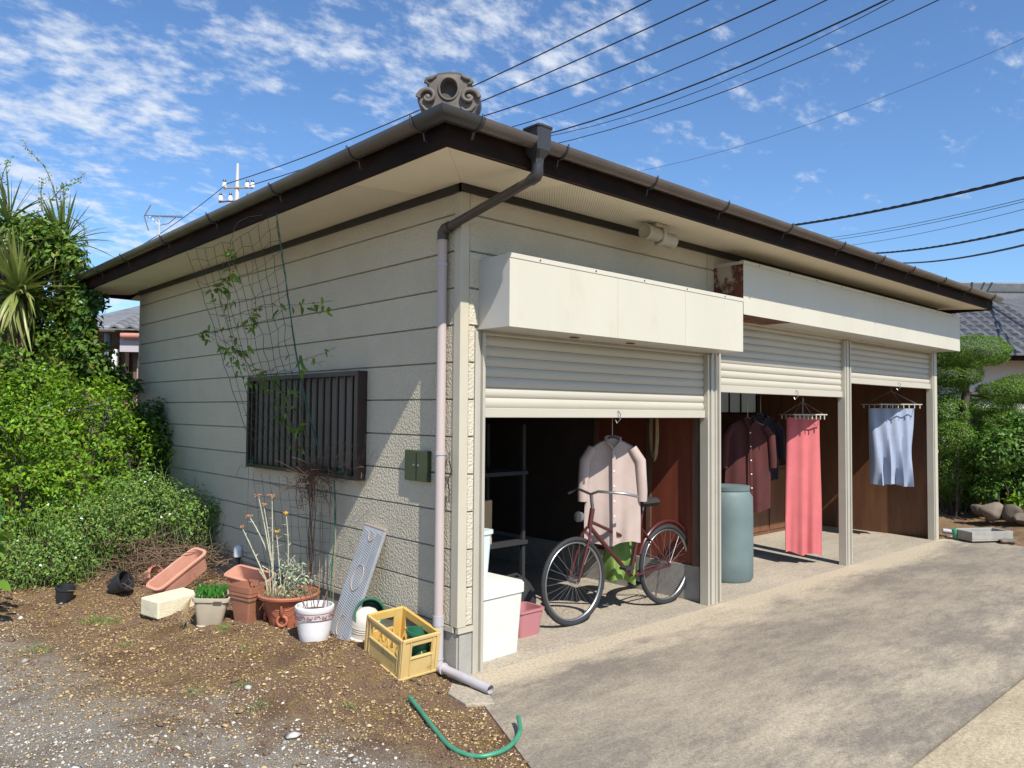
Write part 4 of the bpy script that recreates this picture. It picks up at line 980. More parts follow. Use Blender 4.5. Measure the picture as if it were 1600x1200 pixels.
# tapered terracotta square pot
g = gp(380, 977); qx = g+(_f*np.array([1, 1, 0]))*.10
t = thing('terracotta_square_pot', 'tapered square brown terracotta pot squeezed between the beige pot and the round bowl', 'plant pot', (float(qx[0]), float(qx[1]), float(ground_h(qx[0], qx[1]))-.012), (rad(-2), rad(2), fa+math.pi/2-rad(28)), pg)
b = MB(); loft(b, [(.135, .135, .012, 0), (.195, .195, .014, .20), (.208, .208, .014, .202), (.212, .212, .014, .225), (.218, .218, .014, .228), (.230, .230, .014, .27), (.210, .210, .012, .27), (.190, .190, .012, .17)])
b.build('body', m_terra_b, t, 35)
loft(MB(), [(.190, .190, .012, .165), (.191, .191, .012, .175)]).build('soil', m_soil, t)
# long planters
def planter(name, label, loc, rot, L_, W_, H_, m):
    t = thing(name, label, 'planter', loc, rot, pg); b = MB()
    T_ = Matrix.Translation((L_/2, W_/2, 0))
    r = W_*.28
    loft(b, [(L_*.84, W_*.70, r*.7, 0), (L_*.95, W_*.90, r, H_*.86), (L_, W_, r, H_*.87), (L_+.006, W_+.006, r, H_*.97), (L_, W_, r, H_), (L_-.04, W_-.04, r*.8, H_), (L_*.80, W_*.60, r*.6, H_*.12)], T_)
    b.build('body', m, t, 35)
    s_ = MB(); loft(s_, [(L_*.80, W_*.58, r*.5, H_*.10), (L_*.82, W_*.64, r*.5, H_*.22)], T_); s_.build('soil', m_soil, t)
    return t
planter('long_planter', 'long pale terracotta planter tipped up on its end beside the dry brush', (-.80, 2.66, .06), (.123, -.52, .219), .50, .19, .155, m_terra_p)
planter('long_planter', 'long terracotta planter tilted on its side behind the brown square pot', (-.30, 2.66, .10), (.42, .02, -1.389), .54, .17, .16, m_terra_p)
g = gp(240, 925)
t = thing('small_terracotta_pot', 'small faded terracotta pot lying half hidden left of the tipped planter', 'plant pot', (float(g[0]), float(g[1])+.25, float(g[2])+.06), (rad(70), 0, rad(30)), pg)
MB().lathe([(0, 0), (.06, 0), (.085, .12), (.095, .12), (.095, .15), (.082, .15), (.055, .02), (0, .02)], 24).build('body', m_terra_p, t, 40)
# cream foam block
t = thing('cream_block', 'weathered cream coloured block lying in front of the tipped planter', 'block', (-.965, 2.33, .045), (.03, -.03, .264))
b = MB(); lo, hi = (0, 0, 0), (.36, .22, .135); nx_ = 10
b.box(lo, hi); bo = b.build('body', m_cream, t, bevel=.012)
# grey slatted step board leaning on the wall, two rails and an oval loop
bt = Vector((-.035, .86, .80)); bb = Vector(gp(528, 996))-Vector((0, 0, .01))
X_ = (bt-bb); Lb = X_.length; X_.normalize(); Y_ = Vector((.10, -1, 0)); Y_ = (Y_-X_*Y_.dot(X_)).normalized(); Z_ = X_.cross(Y_)
if Z_.x > 0: Z_ = -Z_; Y_ = -Y_
Mb = Matrix((X_, Y_, Z_)).transposed().to_4x4(); Mb.translation = bb
t = thing('grey_board', 'grey ribbed board with a rusty oval ring leaning against the side wall', 'board', bb, Mb.to_euler())
bl = t
wb_ = .225
for (a_, b_) in ((-.1125, -.040), (-.038, .036), (.038, .1125)):
    MB().box((0, a_, -.012), (Lb, b_, .010)).build('plank', m_board, bl, bevel=.002)
rb = MB()
for k in range(46):
    x = .02+k*(Lb-.05)/46
    for (a_, b_) in ((-.109, -.043), (-.035, .033), (.041, .109)): rb.hexa([(x, a_, .0098), (x+.006, a_, .0098), (x+.026, b_, .0098), (x+.020, b_, .0098)], [(x, a_, .0135), (x+.006, a_, .0135), (x+.026, b_, .0135), (x+.020, b_, .0135)])
tag(rb.build('rib', m_board, bl), kind='stuff')
for cxx, k_ in ((Lb*.545, 1), (Lb*.12, .75), (Lb*.95, .62)):
    m_ = MB().tube([(cxx+.088*k_*math.cos(a_), .052*k_*math.sin(a_), .0145) for a_ in np.linspace(0, 2*math.pi if k_ == 1 else math.pi*1.0, 33)+(0 if k_ != .62 else math.pi/2)], .0042, 6)
    m_.build('oval_ring', m_boardp, bl, 60)
MB().box((Lb+.0005, -.114, -.016), (Lb+.016, .114, .014)).build('end_cap', m_boardp, bl, bevel=.003)
# upturned white bowl and green pot behind the crate
g = gp(566, 1000)
t = thing('upturned_pot', 'dirty white bell shaped pot lying tipped over beside the yellow crate', 'plant pot', (float(g[0])+.06, float(g[1])+.05, float(g[2])+.012), (rad(14), rad(-10), 0), pg)
MB().lathe([(.118, 0), (.122, .004), (.122, .022), (.108, .026), (.104, .06), (.098, .11), (.084, .155), (.066, .178), (.04, .188), (0, .19)], 36).build('body', mat('dirty_white', (.62, .575, .50), (.50, .45, .38), .6, 7), t, 40)
tr_ = MB()
for z_, r_ in ((.065, .1045), (.08, .1025), (.095, .101)): tr_.tube([(r_*math.cos(a_), r_*math.sin(a_), z_) for a_ in np.linspace(0, 6.284, 33)], .0025, 5)
tr_.build('ridge', m_beige, t, 60)
g = gp(578, 985)
t = thing('green_pot', 'dark green plastic pot lying on its side by the wall behind the tipped white pot', 'plant pot', tuple(pl(578, 955, 0, -.12)+np.array([0, .0, -.01])), (rad(80), 0, rad(-32)), pg)
MB().lathe([(0, -.1), (.07, -.1), (.095, .06), (.104, .06), (.104, .085), (.092, .085), (.066, -.08), (0, -.08)], 30).build('body', m_green, t, 40)
# yellow bottle crate (fitted to its corners)
ct_ = Matrix.Translation((-.343, .111, .030)) @ Matrix.Rotation(-.043, 4, 'Z') @ Matrix.Rotation(-.033, 4, 'Y') @ Matrix.Rotation(.177, 4, 'X')
t = thing('bottle_crate', 'faded yellow plastic bottle crate standing tilted on the soil by the downpipe', 'crate', ct_.translation, ct_.to_euler())
cw, cl, ch = .262, .411, .245
th = .012
def crate_wall(axis, long_):
    """one wall with a hand hole; local u along the wall, v up"""
    m = MB(); Lw = long_; hw = .30 if axis == 'y' else .17
    u0, u1 = (Lw-hw)/2, (Lw+hw)/2
    if axis == 'x': u0, u1 = Lw*.27, Lw*.80
    else: u0, u1 = Lw*.12, Lw*.86
    v0, v1 = ch*.52, ch*.80
    def B_(ua, ub, va, vb, ta=0.0, tb=th):
        if axis == 'x': return ((ua, ta, va), (ub, tb, vb))
        return ((ta, ua, va), (tb, ub, vb))
    for q in (B_(0, u0, .012, ch), B_(u1, Lw, .012, ch), B_(u0, u1, .012, v0), B_(u0, u1, v1, ch)): m.box(*q)
    for u in (0.0, Lw-.022): m.box(*B_(u, u+.022, .0, ch, -.006, 0))
    for u in (u0-.014, u1+.004): m.box(*B_(u, u+.008, .02, ch-.02, -.005, 0))
    m.box(*B_(u0-.014, u1+.014, v0-.012, v0-.002, -.006, 0))
    m.box(*B_(0, Lw, ch-.018, ch+.002, -.007, 0)); m.box(*B_(-.004, Lw+.004, .0, .014, -.010, 0))
    return m
for ax, Lw, T_, m_ in (('x', cw, Matrix.Identity(4), m_yellow_p), ('x', cw, Matrix.Translation((cw, cl, 0)) @ Matrix.Rotation(math.pi, 4, 'Z'), m_yellow), ('y', cl, Matrix.Identity(4), m_yellow_p), ('y', cl, Matrix.Translation((cw, cl, 0)) @ Matrix.Rotation(math.pi, 4, 'Z'), m_yellow)):
    m = crate_wall(ax, Lw); m.v = [tuple(T_ @ Vector(p)) for p in m.v]; m.build('side_panel', m_, t, bevel=.0025)
MB().box((.012, .012, .012), (cw-.012, cl-.012, .022)).build('floor', m_yellow, t)
dv = MB()
for k in range(1, 4):
    u = .012+(cl-.024)*k/4; dv.add([(.012, u-.002, .02), (cw-.012, u-.002, .02), (cw-.012, u-.002, .10), (.012, u-.002, .10)], [(0, 1, 2, 3)])
    for x in np.linspace(.012, cw-.012, 5)[:-1]: dv.box((x, u-.004, .022), (x+.05, u+.004, .085)).hexa([(x+.004, u-.004, .085), (x+.046, u-.004, .085), (x+.046, u+.004, .085), (x+.004, u+.004, .085)], [(x+.022, u-.003, .135), (x+.028, u-.003, .135), (x+.028, u+.003, .135), (x+.022, u+.003, .135)])
for x in np.linspace(.012, cw-.012, 4)[1:-1]:
    dv.box((x-.004, .014, .022), (x+.004, cl-.014, .085))
    for u in np.linspace(.03, cl-.06, 6): dv.hexa([(x-.004, u, .085), (x+.004, u, .085), (x+.004, u+.04, .085), (x-.004, u+.04, .085)], [(x-.003, u+.017, .135), (x+.003, u+.017, .135), (x+.003, u+.023, .135), (x-.003, u+.023, .135)])
dv.f = [f for f in dv.f]; dv.build('bottle_divider', m_yellow, t)
bk = ct_ @ Vector((cw*.66, cl*.25, .055))
t = thing('green_bucket', 'small round dark green plastic pot sitting in the yellow crate', 'plant pot', bk, (.12, .10, 0), pg)
MB().lathe([(0, 0), (.055, 0), (.078, .15), (.086, .15), (.086, .168), (.076, .168), (.052, .01), (0, .01)], 32).build('body', m_green, t, 40)
# hose offcut, concrete splash piece
def crv(P, n=48):
    P = [Vector(p) for p in P]; P = [2*P[0]-P[1]]+P+[2*P[-1]-P[-2]]; out = []
    for i in range(1, len(P)-2):
        for s_ in np.linspace(0, 1, n//(len(P)-3), endpoint=False):
            a_, b_, c_, d_ = P[i-1], P[i], P[i+1], P[i+2]
            out.append(.5*((2*b_)+(c_-a_)*s_+(2*a_-5*b_+4*c_-d_)*s_*s_+(3*b_-a_-3*c_+d_)*s_**3))
    return out+[P[-2]]
hp = []
for (x, y), dz in zip(((640, 1098), (660, 1117), (682, 1143), (705, 1164), (735, 1175), (765, 1175), (795, 1164), (812, 1147), (810, 1129)), (.03, .02, .013, .013, .013, .013, .016, .03, .05)):
    p_ = pl(x, y, 2, .02); base = 0.0 if p_[0] > edge_x(p_[1]) else float(ground_h(p_[0], p_[1])); hp.append((p_[0], p_[1], base+dz))
hs = crv(hp, 64)
ho = MB().tube(hs, .0115, 12, cap=False).tube(hs, .0085, 10, cap=False).build('garden_hose', m_hose, None, 60); tag(ho, 'short curved offcut of green garden hose on the gravel at the drive corner', 'hose')
sp3 = [pl(x, y, 2, .02) for x, y in ((706, 1064), (763, 1078), (773, 1096), (728, 1097), (700, 1080))]
b = MB(); n5 = len(sp3); b.add([(p[0], p[1], -.05) for p in sp3]+[(p[0], p[1], .010) for p in sp3], [tuple(range(n5)), tuple(range(n5, 2*n5))]+[(i, (i+1) % n5, (i+1) % n5+n5, i+n5) for i in range(n5)])
so_ = b.build('splash_stone', m_floor, None, bevel=.004); tag(so_, 'small grey concrete wedge under the downpipe outlet', 'concrete')
# black nursery pots in the brush
for (x, y, r_, rot, lab) in ((180, 934, .085, (rad(62), 0, rad(40)), 'black plastic nursery pot lying on its side under the dry brush'), (102, 946, .07, (0.15, .1, 0), 'small black plastic nursery pot standing under the green shrub')):
    g = gp(x, y); t = thing('nursery_pot', lab, 'plant pot', (float(g[0]), float(g[1])+.08, float(g[2])+(.07 if r_ > .08 else 0)), rot, pg)
    MB().lathe([(0, 0), (r_*.72, 0), (r_, .12), (r_*1.08, .12), (r_*1.08, .14), (r_*.95, .14), (r_*.68, .01), (0, .01)], 24).build('body', m_blackp, t, 40)

# ------------------------------------------------------------------ trellis net and climbing plant
rowsN = [(0, (291, 391), (432, 333), -.60), (.14, (305, 430), (438, 380), -.54), (.3, (322, 475), (447, 440), -.46), (.6, (352, 575), (463, 555), -.31), (.8, (374, 645), (478, 630), -.21), (1, (400, 702), (498, 702), -.125)]
NRW, NCL = 17, 11
def net_pt(tt, c):
    for a_, b_ in zip(rowsN[:-1], rowsN[1:]):
        if a_[0] <= tt <= b_[0]+1e-9:
            s_ = (tt-a_[0])/(b_[0]-a_[0]); Lx_ = np.array(a_[1])*(1-s_)+np.array(b_[1])*s_; Rx_ = np.array(a_[2])*(1-s_)+np.array(b_[2])*s_
            q = Lx_*(1-c)+Rx_*c; x_ = a_[3]*(1-s_)+b_[3]*s_
            q[1] += 18*math.sin(math.pi*c)*(1-tt)*(1 if tt > .0 else .8)
            return pl(q[0], q[1], 0, x_-.012)
nt = thing('trellis_net', 'thin dark green climbing net hung from the eave down to the barred window', 'net', (0, 0, 0))
ws = MB()
for c in range(NCL):
    pts = [net_pt(r_/NRW, c/(NCL-1))+RNG.normal(0, .006, 3) for r_ in range(NRW+1)]
    ws.tube(pts, .0021 if 0 < c < NCL-1 else .0026, 4, cap=False)
for r_ in range(NRW+1):
    ws.tube([net_pt(r_/NRW, c/(NCL-1))+RNG.normal(0, .008, 3)+np.array([0, 0, .012*math.sin(c*2.1+r_)]) for c in range(NCL)], .0018, 4, cap=False)
ws.build('mesh_string', m_net, nt)
tw = MB()
for q in range(3):
    tw.tube([net_pt(s_, 1)+np.array([.0, .008*math.sin(s_*40+q*2), .0])+RNG.normal(0, .002, 3) for s_ in np.linspace(0, 1, 40)], .0024, 4, cap=False)
tw.build('edge_cord', m_netg, nt)
lowr = MB(); lowg = MB()
for k in range(10):
    a_, b_ = (395+k*13.5, 738+k*1.5), (418+k*10.8, 905)
    lowr.tube([pl(a_[0]*(1-s_)+b_[0]*s_, a_[1]*(1-s_)+b_[1]*s_, 0, -.10+.02*s_)+RNG.normal(0, .004, 3) for s_ in np.linspace(0, 1, 9)], .0014, 4, cap=False)
for r_ in range(7):
    s_ = .1+r_*.13; lowr.tube([pl((395+k*13.5)*(1-s_)+(418+k*10.8)*s_, (738+k*1.5)*(1-s_)+905*s_, 0, -.10+.02*s_)+RNG.normal(0, .006, 3) for k in range(10)], .0012, 4, cap=False)
lowr.build('lower_string', m_net, nt)
for q in range(2): lowg.tube([pl(x, y, 0, -.09)+RNG.normal(0, .003, 3) for x, y in ((522, 745), (524, 790), (523, 840), (519, 880), (516, 935))], .0035, 5, cap=False)
for k in range(26):
    x, y = random.choice(((388, 728), (395, 722), (492, 735), (505, 735), (540, 738), (545, 740), (485, 715))); p_ = pl(x+random.uniform(-12, 12), y+random.uniform(-8, 8), 0, -.115)
    lowg.tube([p_, p_+RNG.normal(0, .03, 3), p_+RNG.normal(0, .05, 3)], .0018, 4)
lowg.build('edge_cord', m_netg, nt)
vn = thing('climbing_vine', 'sparse climbing vine with pale green leaves wound up the net over the window', 'vine', (0, 0, 0))
vst = MB()
vines = [[(484, 935), (482, 880), (484, 800), (486, 740), (478, 690), (470, 640)], [(486, 935), (490, 850), (492, 770), (482, 720), (440, 640), (400, 590), (372, 540), (355, 480), (360, 430), (356, 385)], [(460, 640), (420, 590), (380, 560), (352, 500), (340, 455)],
         [(352, 498), (400, 482), (450, 477), (490, 474), (520, 470)], [(400, 585), (440, 572), (480, 560), (505, 552), (524, 542)], [(384, 560), (360, 540), (330, 520), (316, 520)], [(408, 478), (380, 505), (360, 520)], [(360, 430), (358, 390), (372, 348), (410, 335)]]
def vx(y): return np.interp(y, [333, 391, 475, 575, 645, 702, 760, 900], [-.60, -.60, -.46, -.31, -.21, -.135, -.12, -.09])-.02
for i, v_ in enumerate(vines):
    pts = crv([pl(x, y, 0, vx(y) if i not in (3, 4) else vx(y)+.03*k) for k, (x, y) in enumerate(v_)], 40)
    vst.tube([p+Vector(RNG.normal(0, .003, 3)) for p in pts], list(np.linspace(.0048 if i < 2 else .0028, .0016, len(pts))), 5)
for q in range(5): vst.tube([p+Vector((0, .012*math.sin(k*.6+q*1.3), .0)) for k, p in enumerate(crv([pl(483+q*1.2, y, 0, -.10) for y in (940, 880, 820, 760, 735)], 32))], .0035, 5)
vst.build('vine_stem', m_dry, vn, 60)
lm = [leaf_mesh('leaf', .070, .024, m_vine, bend=.35), leaf_mesh('leaf', .052, .020, m_vine, bend=.5)]
spots_ = [(357, 400, 10, 8), (358, 425, 14, 13), (350, 448, 10, 12), (345, 465, 8, 6), (345, 540, 8, 8), (365, 560, 14, 12), (330, 455, 6, 4), (362, 470, 10, 8), (368, 395, 8, 6), (372, 545, 16, 14), (362, 545, 8, 6), (316, 520, 8, 7), (330, 518, 8, 6), (360, 500, 12, 6), (385, 505, 14, 10), (372, 580, 12, 9), (400, 590, 18, 16), (425, 600, 22, 22), (440, 620, 14, 10), (470, 672, 10, 8), (470, 477, 14, 5), (490, 480, 8, 5), (505, 478, 10, 6), (430, 480, 10, 4), (470, 565, 14, 6), (490, 560, 10, 5), (510, 548, 8, 4), (395, 500, 10, 8), (360, 527, 6, 5), (405, 480, 10, 6), (450, 640, 16, 8), (466, 700, 12, 8), (445, 660, 14, 6)]
for (x, y, s_, n_) in spots_:
    for k in range(n_):
        yy = y+random.gauss(0, s_*.6); p_ = pl(x+random.gauss(0, s_*.55), yy, 0, vx(yy)+random.uniform(-.03, .03)); o_ = link('leaf', random.choice(lm), vn)
        o_.location = p_; a_ = random.uniform(0, 6.28); o_.rotation_euler = aim((math.cos(a_), math.sin(a_), random.uniform(-1.2, .5)), random.uniform(-1, 1)); o_.scale = (random.uniform(.7, 1.3),)*3
dc = MB()
for k in range(170):
    c_ = pl(random.gauss(488, 14), random.gauss(748, 17), 0, random.uniform(-.19, -.115)); a_ = Vector(c_)
    pts = [a_]; d_ = Vector(RNG.normal(0, .03, 3))
    for _ in range(3): a_ = a_+d_; d_ = d_+Vector(RNG.normal(0, .022, 3)); a_.x = min(a_.x, -.112); pts.append(a_.copy())
    dc.tube(pts, .0019, 3)
tag(dc.build('dry_tangle', mat('dry_tangle', (.135, .065, .038), (.09, .045, .028), .9, 20), vn), kind='stuff')
dt = MB()
for k in range(60):
    c_ = Vector(pl(random.gauss(540, 26), random.gauss(728, 14), 0, random.uniform(-.15, -.108))); dt.tube([c_, c_+Vector((random.uniform(-.02, .0), random.uniform(-.06, .06), random.uniform(-.04, .05))), c_+Vector((random.uniform(-.03, .0), random.uniform(-.1, .1), random.uniform(-.06, .09)))], .0014, 3)
tag(dt.build('dry_twig', m_dry, vn), kind='stuff')
# dry sticks by the wall, right of the bowl
t = thing('dry_stick', 'thin bare dry sticks standing against the wall behind the white pot', 'sticks', (0, 0, 0))
for P_ in (((500, 800), (500, 860), (498, 940)), ((487, 880), (486, 910), (484, 945)), ((525, 795), (524, 850), (520, 940)), ((478, 850), (482, 890), (484, 930)), ((468, 870), (472, 900), (476, 935))):
    MB().tube(crv([pl(x, y, 0, -.07) for x, y in P_], 16), .0035, 5).build('stick', m_drylight, t, 60)

# ------------------------------------------------------------------ planting on the left
def shrub(name, label, cat, ells, n, size, m, aspect=.45, inner=.62, clump=.16, zmin=0.02, stems=True, base=None, group=None, stemmat=None):
    c0 = ells[0][0] if base is None else base
    t = thing(name, label, cat, (float(c0[0]), float(c0[1]), 0.0), group=group); o = np.array([c0[0], c0[1], 0.0])
    P_, N_ = crown_points(ells, n, inner, clump, zmin=zmin)
    f_ = link('foliage', leaves_mesh('foliage', P_-o, N_, size, m, aspect), t)
    tag(f_, kind='stuff')
    if stems:
        s_ = MB()
        for (c, r) in ells:
            for _ in range(5):
                q = Vector(np.array(c)+unit(RNG.normal(size=(1, 3)))[0]*np.array(r)*.8-o); b0 = Vector((q.x*.45+random.uniform(-.1, .1)+(c[0]-o[0])*.3, q.y*.45+(c[1]-o[1])*.3, 0)); mid = (b0+q)*.5+Vector((random.uniform(-.1, .1), random.uniform(-.1, .1), .1))
                s_.tube([b0, mid, q], [.014, .010, .003], 5)
        tag(s_.build('stem', stemmat or m_bark, t, 60), kind='stuff')
    return t
# big glossy hedge
H = lambda px, py, d: tuple(dp(px, py, d))
hed = [(H(40, 690, 7.7), (.78, .65, .62)), (H(140, 700, 7.75), (.60, .6, .68)), (H(-80, 700, 7.6), (.8, .7, .75)), (H(100, 780, 7.5), (.8, .6, .5)), (H(205, 725, 8.0), (.33, .5, .48)), (H(60, 640, 8.2), (.62, .5, .48)), (H(160, 660, 8.2), (.38, .45, .40)), (H(-10, 790, 7.2), (.6, .5, .5)), (H(205, 800, 7.7), (.35, .4, .4))]
shrub('glossy_hedge', 'large rounded glossy green hedge at the far end of the side wall', 'hedge', hed, 34000, .050, m_leaf, .48, .62, .24)
shrub('dark_shrub', 'dark green narrow shaded shrub pressed against the far end of the side wall', 'shrub', [(H(238, 705, 8.35), (.20, .28, .50)), (H(228, 660, 8.4), (.17, .22, .26))], 3800, .062, m_dark, .34, .5)
# lower weedy shrub, small leaves and white flowers
wee = [(H(60, 875, 6.7), (.55, .38, .32)), (H(-40, 880, 6.5), (.5, .4, .42)), (H(150, 822, 7.0), (.50, .40, .32)), (H(245, 795, 7.25), (.42, .36, .27)), (H(315, 812, 7.3), (.24, .28, .24)), (H(85, 885, 6.6), (.34, .26, .22)), (H(220, 770, 7.4), (.33, .3, .24)), (H(340, 815, 7.35), (.14, .16, .22))]
ws_ = shrub('weedy_shrub', 'low feathery green shrub dotted with tiny white flowers in front of the hedge', 'shrub', wee, 26000, .030, m_weed, .46, .45, .25, zmin=.06)
o = np.array(ws_.location); P_, N_ = crown_points(wee, 130, .95, .25, zmin=.3)
tag(link('flower', leaves_mesh('flower', P_-o, N_, .022, m_flower_w, .9), ws_), kind='stuff')
sg = MB()
for k in range(420):
    c, r = random.choice(wee); q = np.array(c)+unit(RNG.normal(size=(1, 3)))[0]*np.array(r)*RNG.uniform(.7, 1.2)-o
    if q[2] < .1: continue
    q = Vector(q); sg.tube([q-Vector((random.uniform(-.05, .05), random.uniform(-.05, .05), .16)), q, q+Vector((random.uniform(-.03, .03), random.uniform(-.03, .03), random.uniform(.03, .10)))], [.0022, .0018, .0008], 3)
tag(sg.build('sprig', mat('green_stem', (.10, .16, .045), rough=.7), ws_), kind='stuff')
# dead brush under it
db = MB()
for k in range(650):
    x, y = random.uniform(175, 348), random.uniform(872, 930)
    y = max(y, 915-(x-120)*.13)
    p_ = gp(x, min(y, 940)); p_ = Vector(p_)+Vector((random.uniform(-.05, .1), random.uniform(-.05, .3), random.uniform(0, .34 if x > 190 else .10)))
    pts = [p_]; d_ = Vector((random.gauss(0, .06), random.gauss(0, .06), random.uniform(-.02, .05)))
    for _ in range(3): p_ = p_+d_; d_ = d_+Vector(RNG.normal(0, .03, 3))*.9-Vector((0, 0, .012)); p_.z = max(p_.z, float(ground_h(p_.x, p_.y))+.004); p_.x = min(p_.x, -.03); pts.append(p_.copy())
    db.tube(pts, random.uniform(.0018, .0034), 3)
o_ = db.build('dead_brush', m_dry); tag(o_, 'tangle of dead brown twigs lying under the weedy shrub', 'brush', kind='stuff')
# big-leaved plant at the left edge
t = thing('broad_leaf_plant', 'plant with large bright green leaves at the left edge before the hedge', 'plant', tuple(gp(-6, 905)))
big = leaf_mesh('leaf', .20, .095, m_vine, bend=.3, fold=.3, base=.1); o = np.array(t.location)
for (x, y) in ((6, 800), (12, 815), (-5, 830), (10, 845), (2, 880), (14, 890), (-8, 860), (4, 910), (-10, 800), (8, 930), (-2, 780), (15, 865)):
    o_ = link('leaf', big, t); p_ = dp(x-10, y, 5.6); o_.location = p_-o; o_.rotation_euler = aim(Vector(_r0)*random.uniform(-.2, 1)+Vector((0, 0, random.uniform(-.2, .6)))-Vector(_f)*.3, random.uniform(-.7, .7)); o_.scale = (random.uniform(.5, .9),)*3
MB().tube([(0, 0, 0), (.02, 0, .3), (.0, .02, .8)], .010, 6).build('stem', m_hose, t)
# vine-clad trees behind
vt = [(H(95, 560, 8.9), (.30, .45, .5)), (H(60, 480, 9.0), (.5, .5, .55)), (H(120, 500, 8.8), (.20, .35, .5)), (H(30, 390, 9.1), (.5, .5, .34)), (H(92, 385, 9.0), (.24, .4, .30)), (H(-40, 480, 9.2), (.6, .6, 1.0)), (H(70, 362, 9.0), (.22, .35, .18)), (H(135, 570, 8.6), (.26, .4, .40)), (H(5, 430, 9.1), (.4, .4, .5)), (H(108, 430, 8.9), (.22, .35, .35)), (H(75, 565, 8.9), (.40, .3, .40)), (H(98, 480, 9.0), (.26, .25, .42)), (H(118, 560, 8.7), (.22, .25, .35)), (H(58, 372, 8.7), (.22, .25, .16)), (H(112, 405, 8.7), (.16, .2, .2)), (H(72, 400, 8.6), (.16, .2, .14)), (H(28, 575, 8.1), (.34, .2, .24)), (H(-10, 560, 8.2), (.3, .2, .3)), (H(40, 360, 9.2), (.36, .35, .16))]
tv = thing('vine_clad_tree', 'tall tree smothered in leafy vines behind the hedge at the left edge', 'tree', (float(vt[1][0][0]), float(vt[1][0][1]), 0)); o = np.array(tv.location)
P_, N_ = crown_points(vt, 23000, .55, .22, zmin=.5)
tag(link('crown', leaves_mesh('crown', P_-o, N_, .072, mat('vine_crown_leaf', (.105, .180, .020), rough=.5, tint=True, transl=.35, rnd=.55, spec=.35), .5), tv), kind='stuff')
MB().tube([(0, 0, -.05), (.05, .05, 1.2), (-.05, .1, 2.4), (.0, .1, 3.4)], [.16, .13, .10, .05], 10).tube([(-.05, .1, 2.2), (-.3, .0, 3.0), (-.5, -.1, 3.6)], [.07, .05, .03], 8).tube([(0, .05, 1.5), (.35, 0, 2.4), (.5, 0, 3.2)], [.07, .05, .03], 8).build('trunk', m_bark, tv, 60)
sh = MB(); SP = []
for P3 in (((95, 340), (85, 300), (70, 262), (46, 236), (36, 218)), ((80, 312), (100, 292), (120, 285), (130, 270)), ((12, 330), (8, 300), (2, 285), (8, 262), (14, 250)), ((90, 330), (112, 340), (130, 355), (132, 372)), ((66, 330), (64, 300), (66, 280)), ((100, 325), (100, 305), (98, 285))):
    c_ = crv([H(x, y, 8.9) for x, y in P3], 28); c_ = [Vector(q)-Vector(o) for q in c_]; sh.tube(c_, list(np.linspace(.007, .003, len(c_))), 4); SP += [np.array(q) for q in c_ for _ in range(2)]
sh.build('shoot', m_dry, tv)
SP = np.array(SP)+RNG.normal(0, .022, (len(SP), 3)); tag(link('shoot_leaf', leaves_mesh('shoot_leaf', SP, RNG.normal(size=SP.shape), .036, m_leaf, .45), tv), kind='stuff')
shrub('ivy_bush', 'dark ivy hanging round the corner of the eave at the left', 'ivy', [(H(135, 480, 8.7), (.10, .2, .30)), (H(150, 470, 8.65), (.12, .15, .10)), (H(125, 530, 8.6), (.12, .2, .3)), (H(165, 590, 8.7), (.22, .25, .18)), (H(200, 605, 8.8), (.14, .2, .10))], 1900, .075, m_dark, .55, .3, stems=False)
# spiky palms
def blade_mesh(L_, W_, bend, m):
    mb = MB(); vs = []; seg = 6
    for k in range(seg+1):
        t = k/seg; w = W_*.5*min(1, .55+t*2.2)*(1-t**2.2)+.001; z = -bend*L_*t*t; vs += [(t*L_*(1-.25*bend*t), w, z+w*.35), (t*L_*(1-.25*bend*t), 0, z), (t*L_*(1-.25*bend*t), -w, z+w*.35)]
    return mb.add(vs, [f for k in range(seg) for f in ((k*3, k*3+1, k*3+4, k*3+3), (k*3+1, k*3+2, k*3+5, k*3+4))]).mesh('leaf', m, 60)
bms = [blade_mesh(.66, .046, .05, m_blade), blade_mesh(.72, .046, .30, m_blade), blade_mesh(.66, .044, .70, m_blade)]; bdry = blade_mesh(.58, .04, .55, m_blade_dry)
m_blade_g = mat('blade_green', (.095, .165, .035), (.19, .22, .06), .42, 2.2, lo=.4, hi=.65, rnd=.25, transl=.2)
bmg = [blade_mesh(.66, .040, .05, m_blade_g), blade_mesh(.70, .040, .30, m_blade_g), blade_mesh(.64, .038, .70, m_blade_g)]
def palm(label, head, n, sc, ndry, bms=bms):
    hx = np.array(head); t = thing('spiky_palm', label, 'palm', (float(hx[0]), float(hx[1]), 0), group='spiky palms at the left')
    for k in range(n):
        el_ = rad(random.uniform(-35, 88)); a_ = random.uniform(0, 6.28) if k % 3 else math.atan2(-_f[1], -_f[0])+random.gauss(0, 1.0)
        me = bms[0] if el_ > rad(55) else (bms[1] if el_ > rad(5) else bms[2]); o_ = link('leaf', me, t); o_.location = (0, 0, float(hx[2])+random.uniform(-.06, .06)); o_.rotation_euler = aim((math.cos(a_)*math.cos(el_), math.sin(a_)*math.cos(el_), math.sin(el_)), random.uniform(-.4, .4)); s_ = sc*random.uniform(.8, 1.15); o_.scale = (s_, s_, s_)
    for k in range(ndry):
        a_ = random.uniform(0, 6.28); o_ = link('dry_leaf', bdry, t); o_.location = (math.cos(a_)*.05, math.sin(a_)*.05, float(hx[2])-.08); o_.rotation_euler = aim((math.cos(a_)*.4, math.sin(a_)*.4, -1.1), random.uniform(-.4, .4)); o_.scale = (sc*random.uniform(.8, 1.1),)*3
    MB().tube([(0, .0, -.05), (.02, .02, float(hx[2])*.6), (0, 0, float(hx[2]))], [.085, .07, .055], 10).build('trunk', m_bark, t, 60)
palm('spiky palm with long drooping yellowish blades low at the left edge', H(28, 458, 8.55), 150, 1.02, 34)
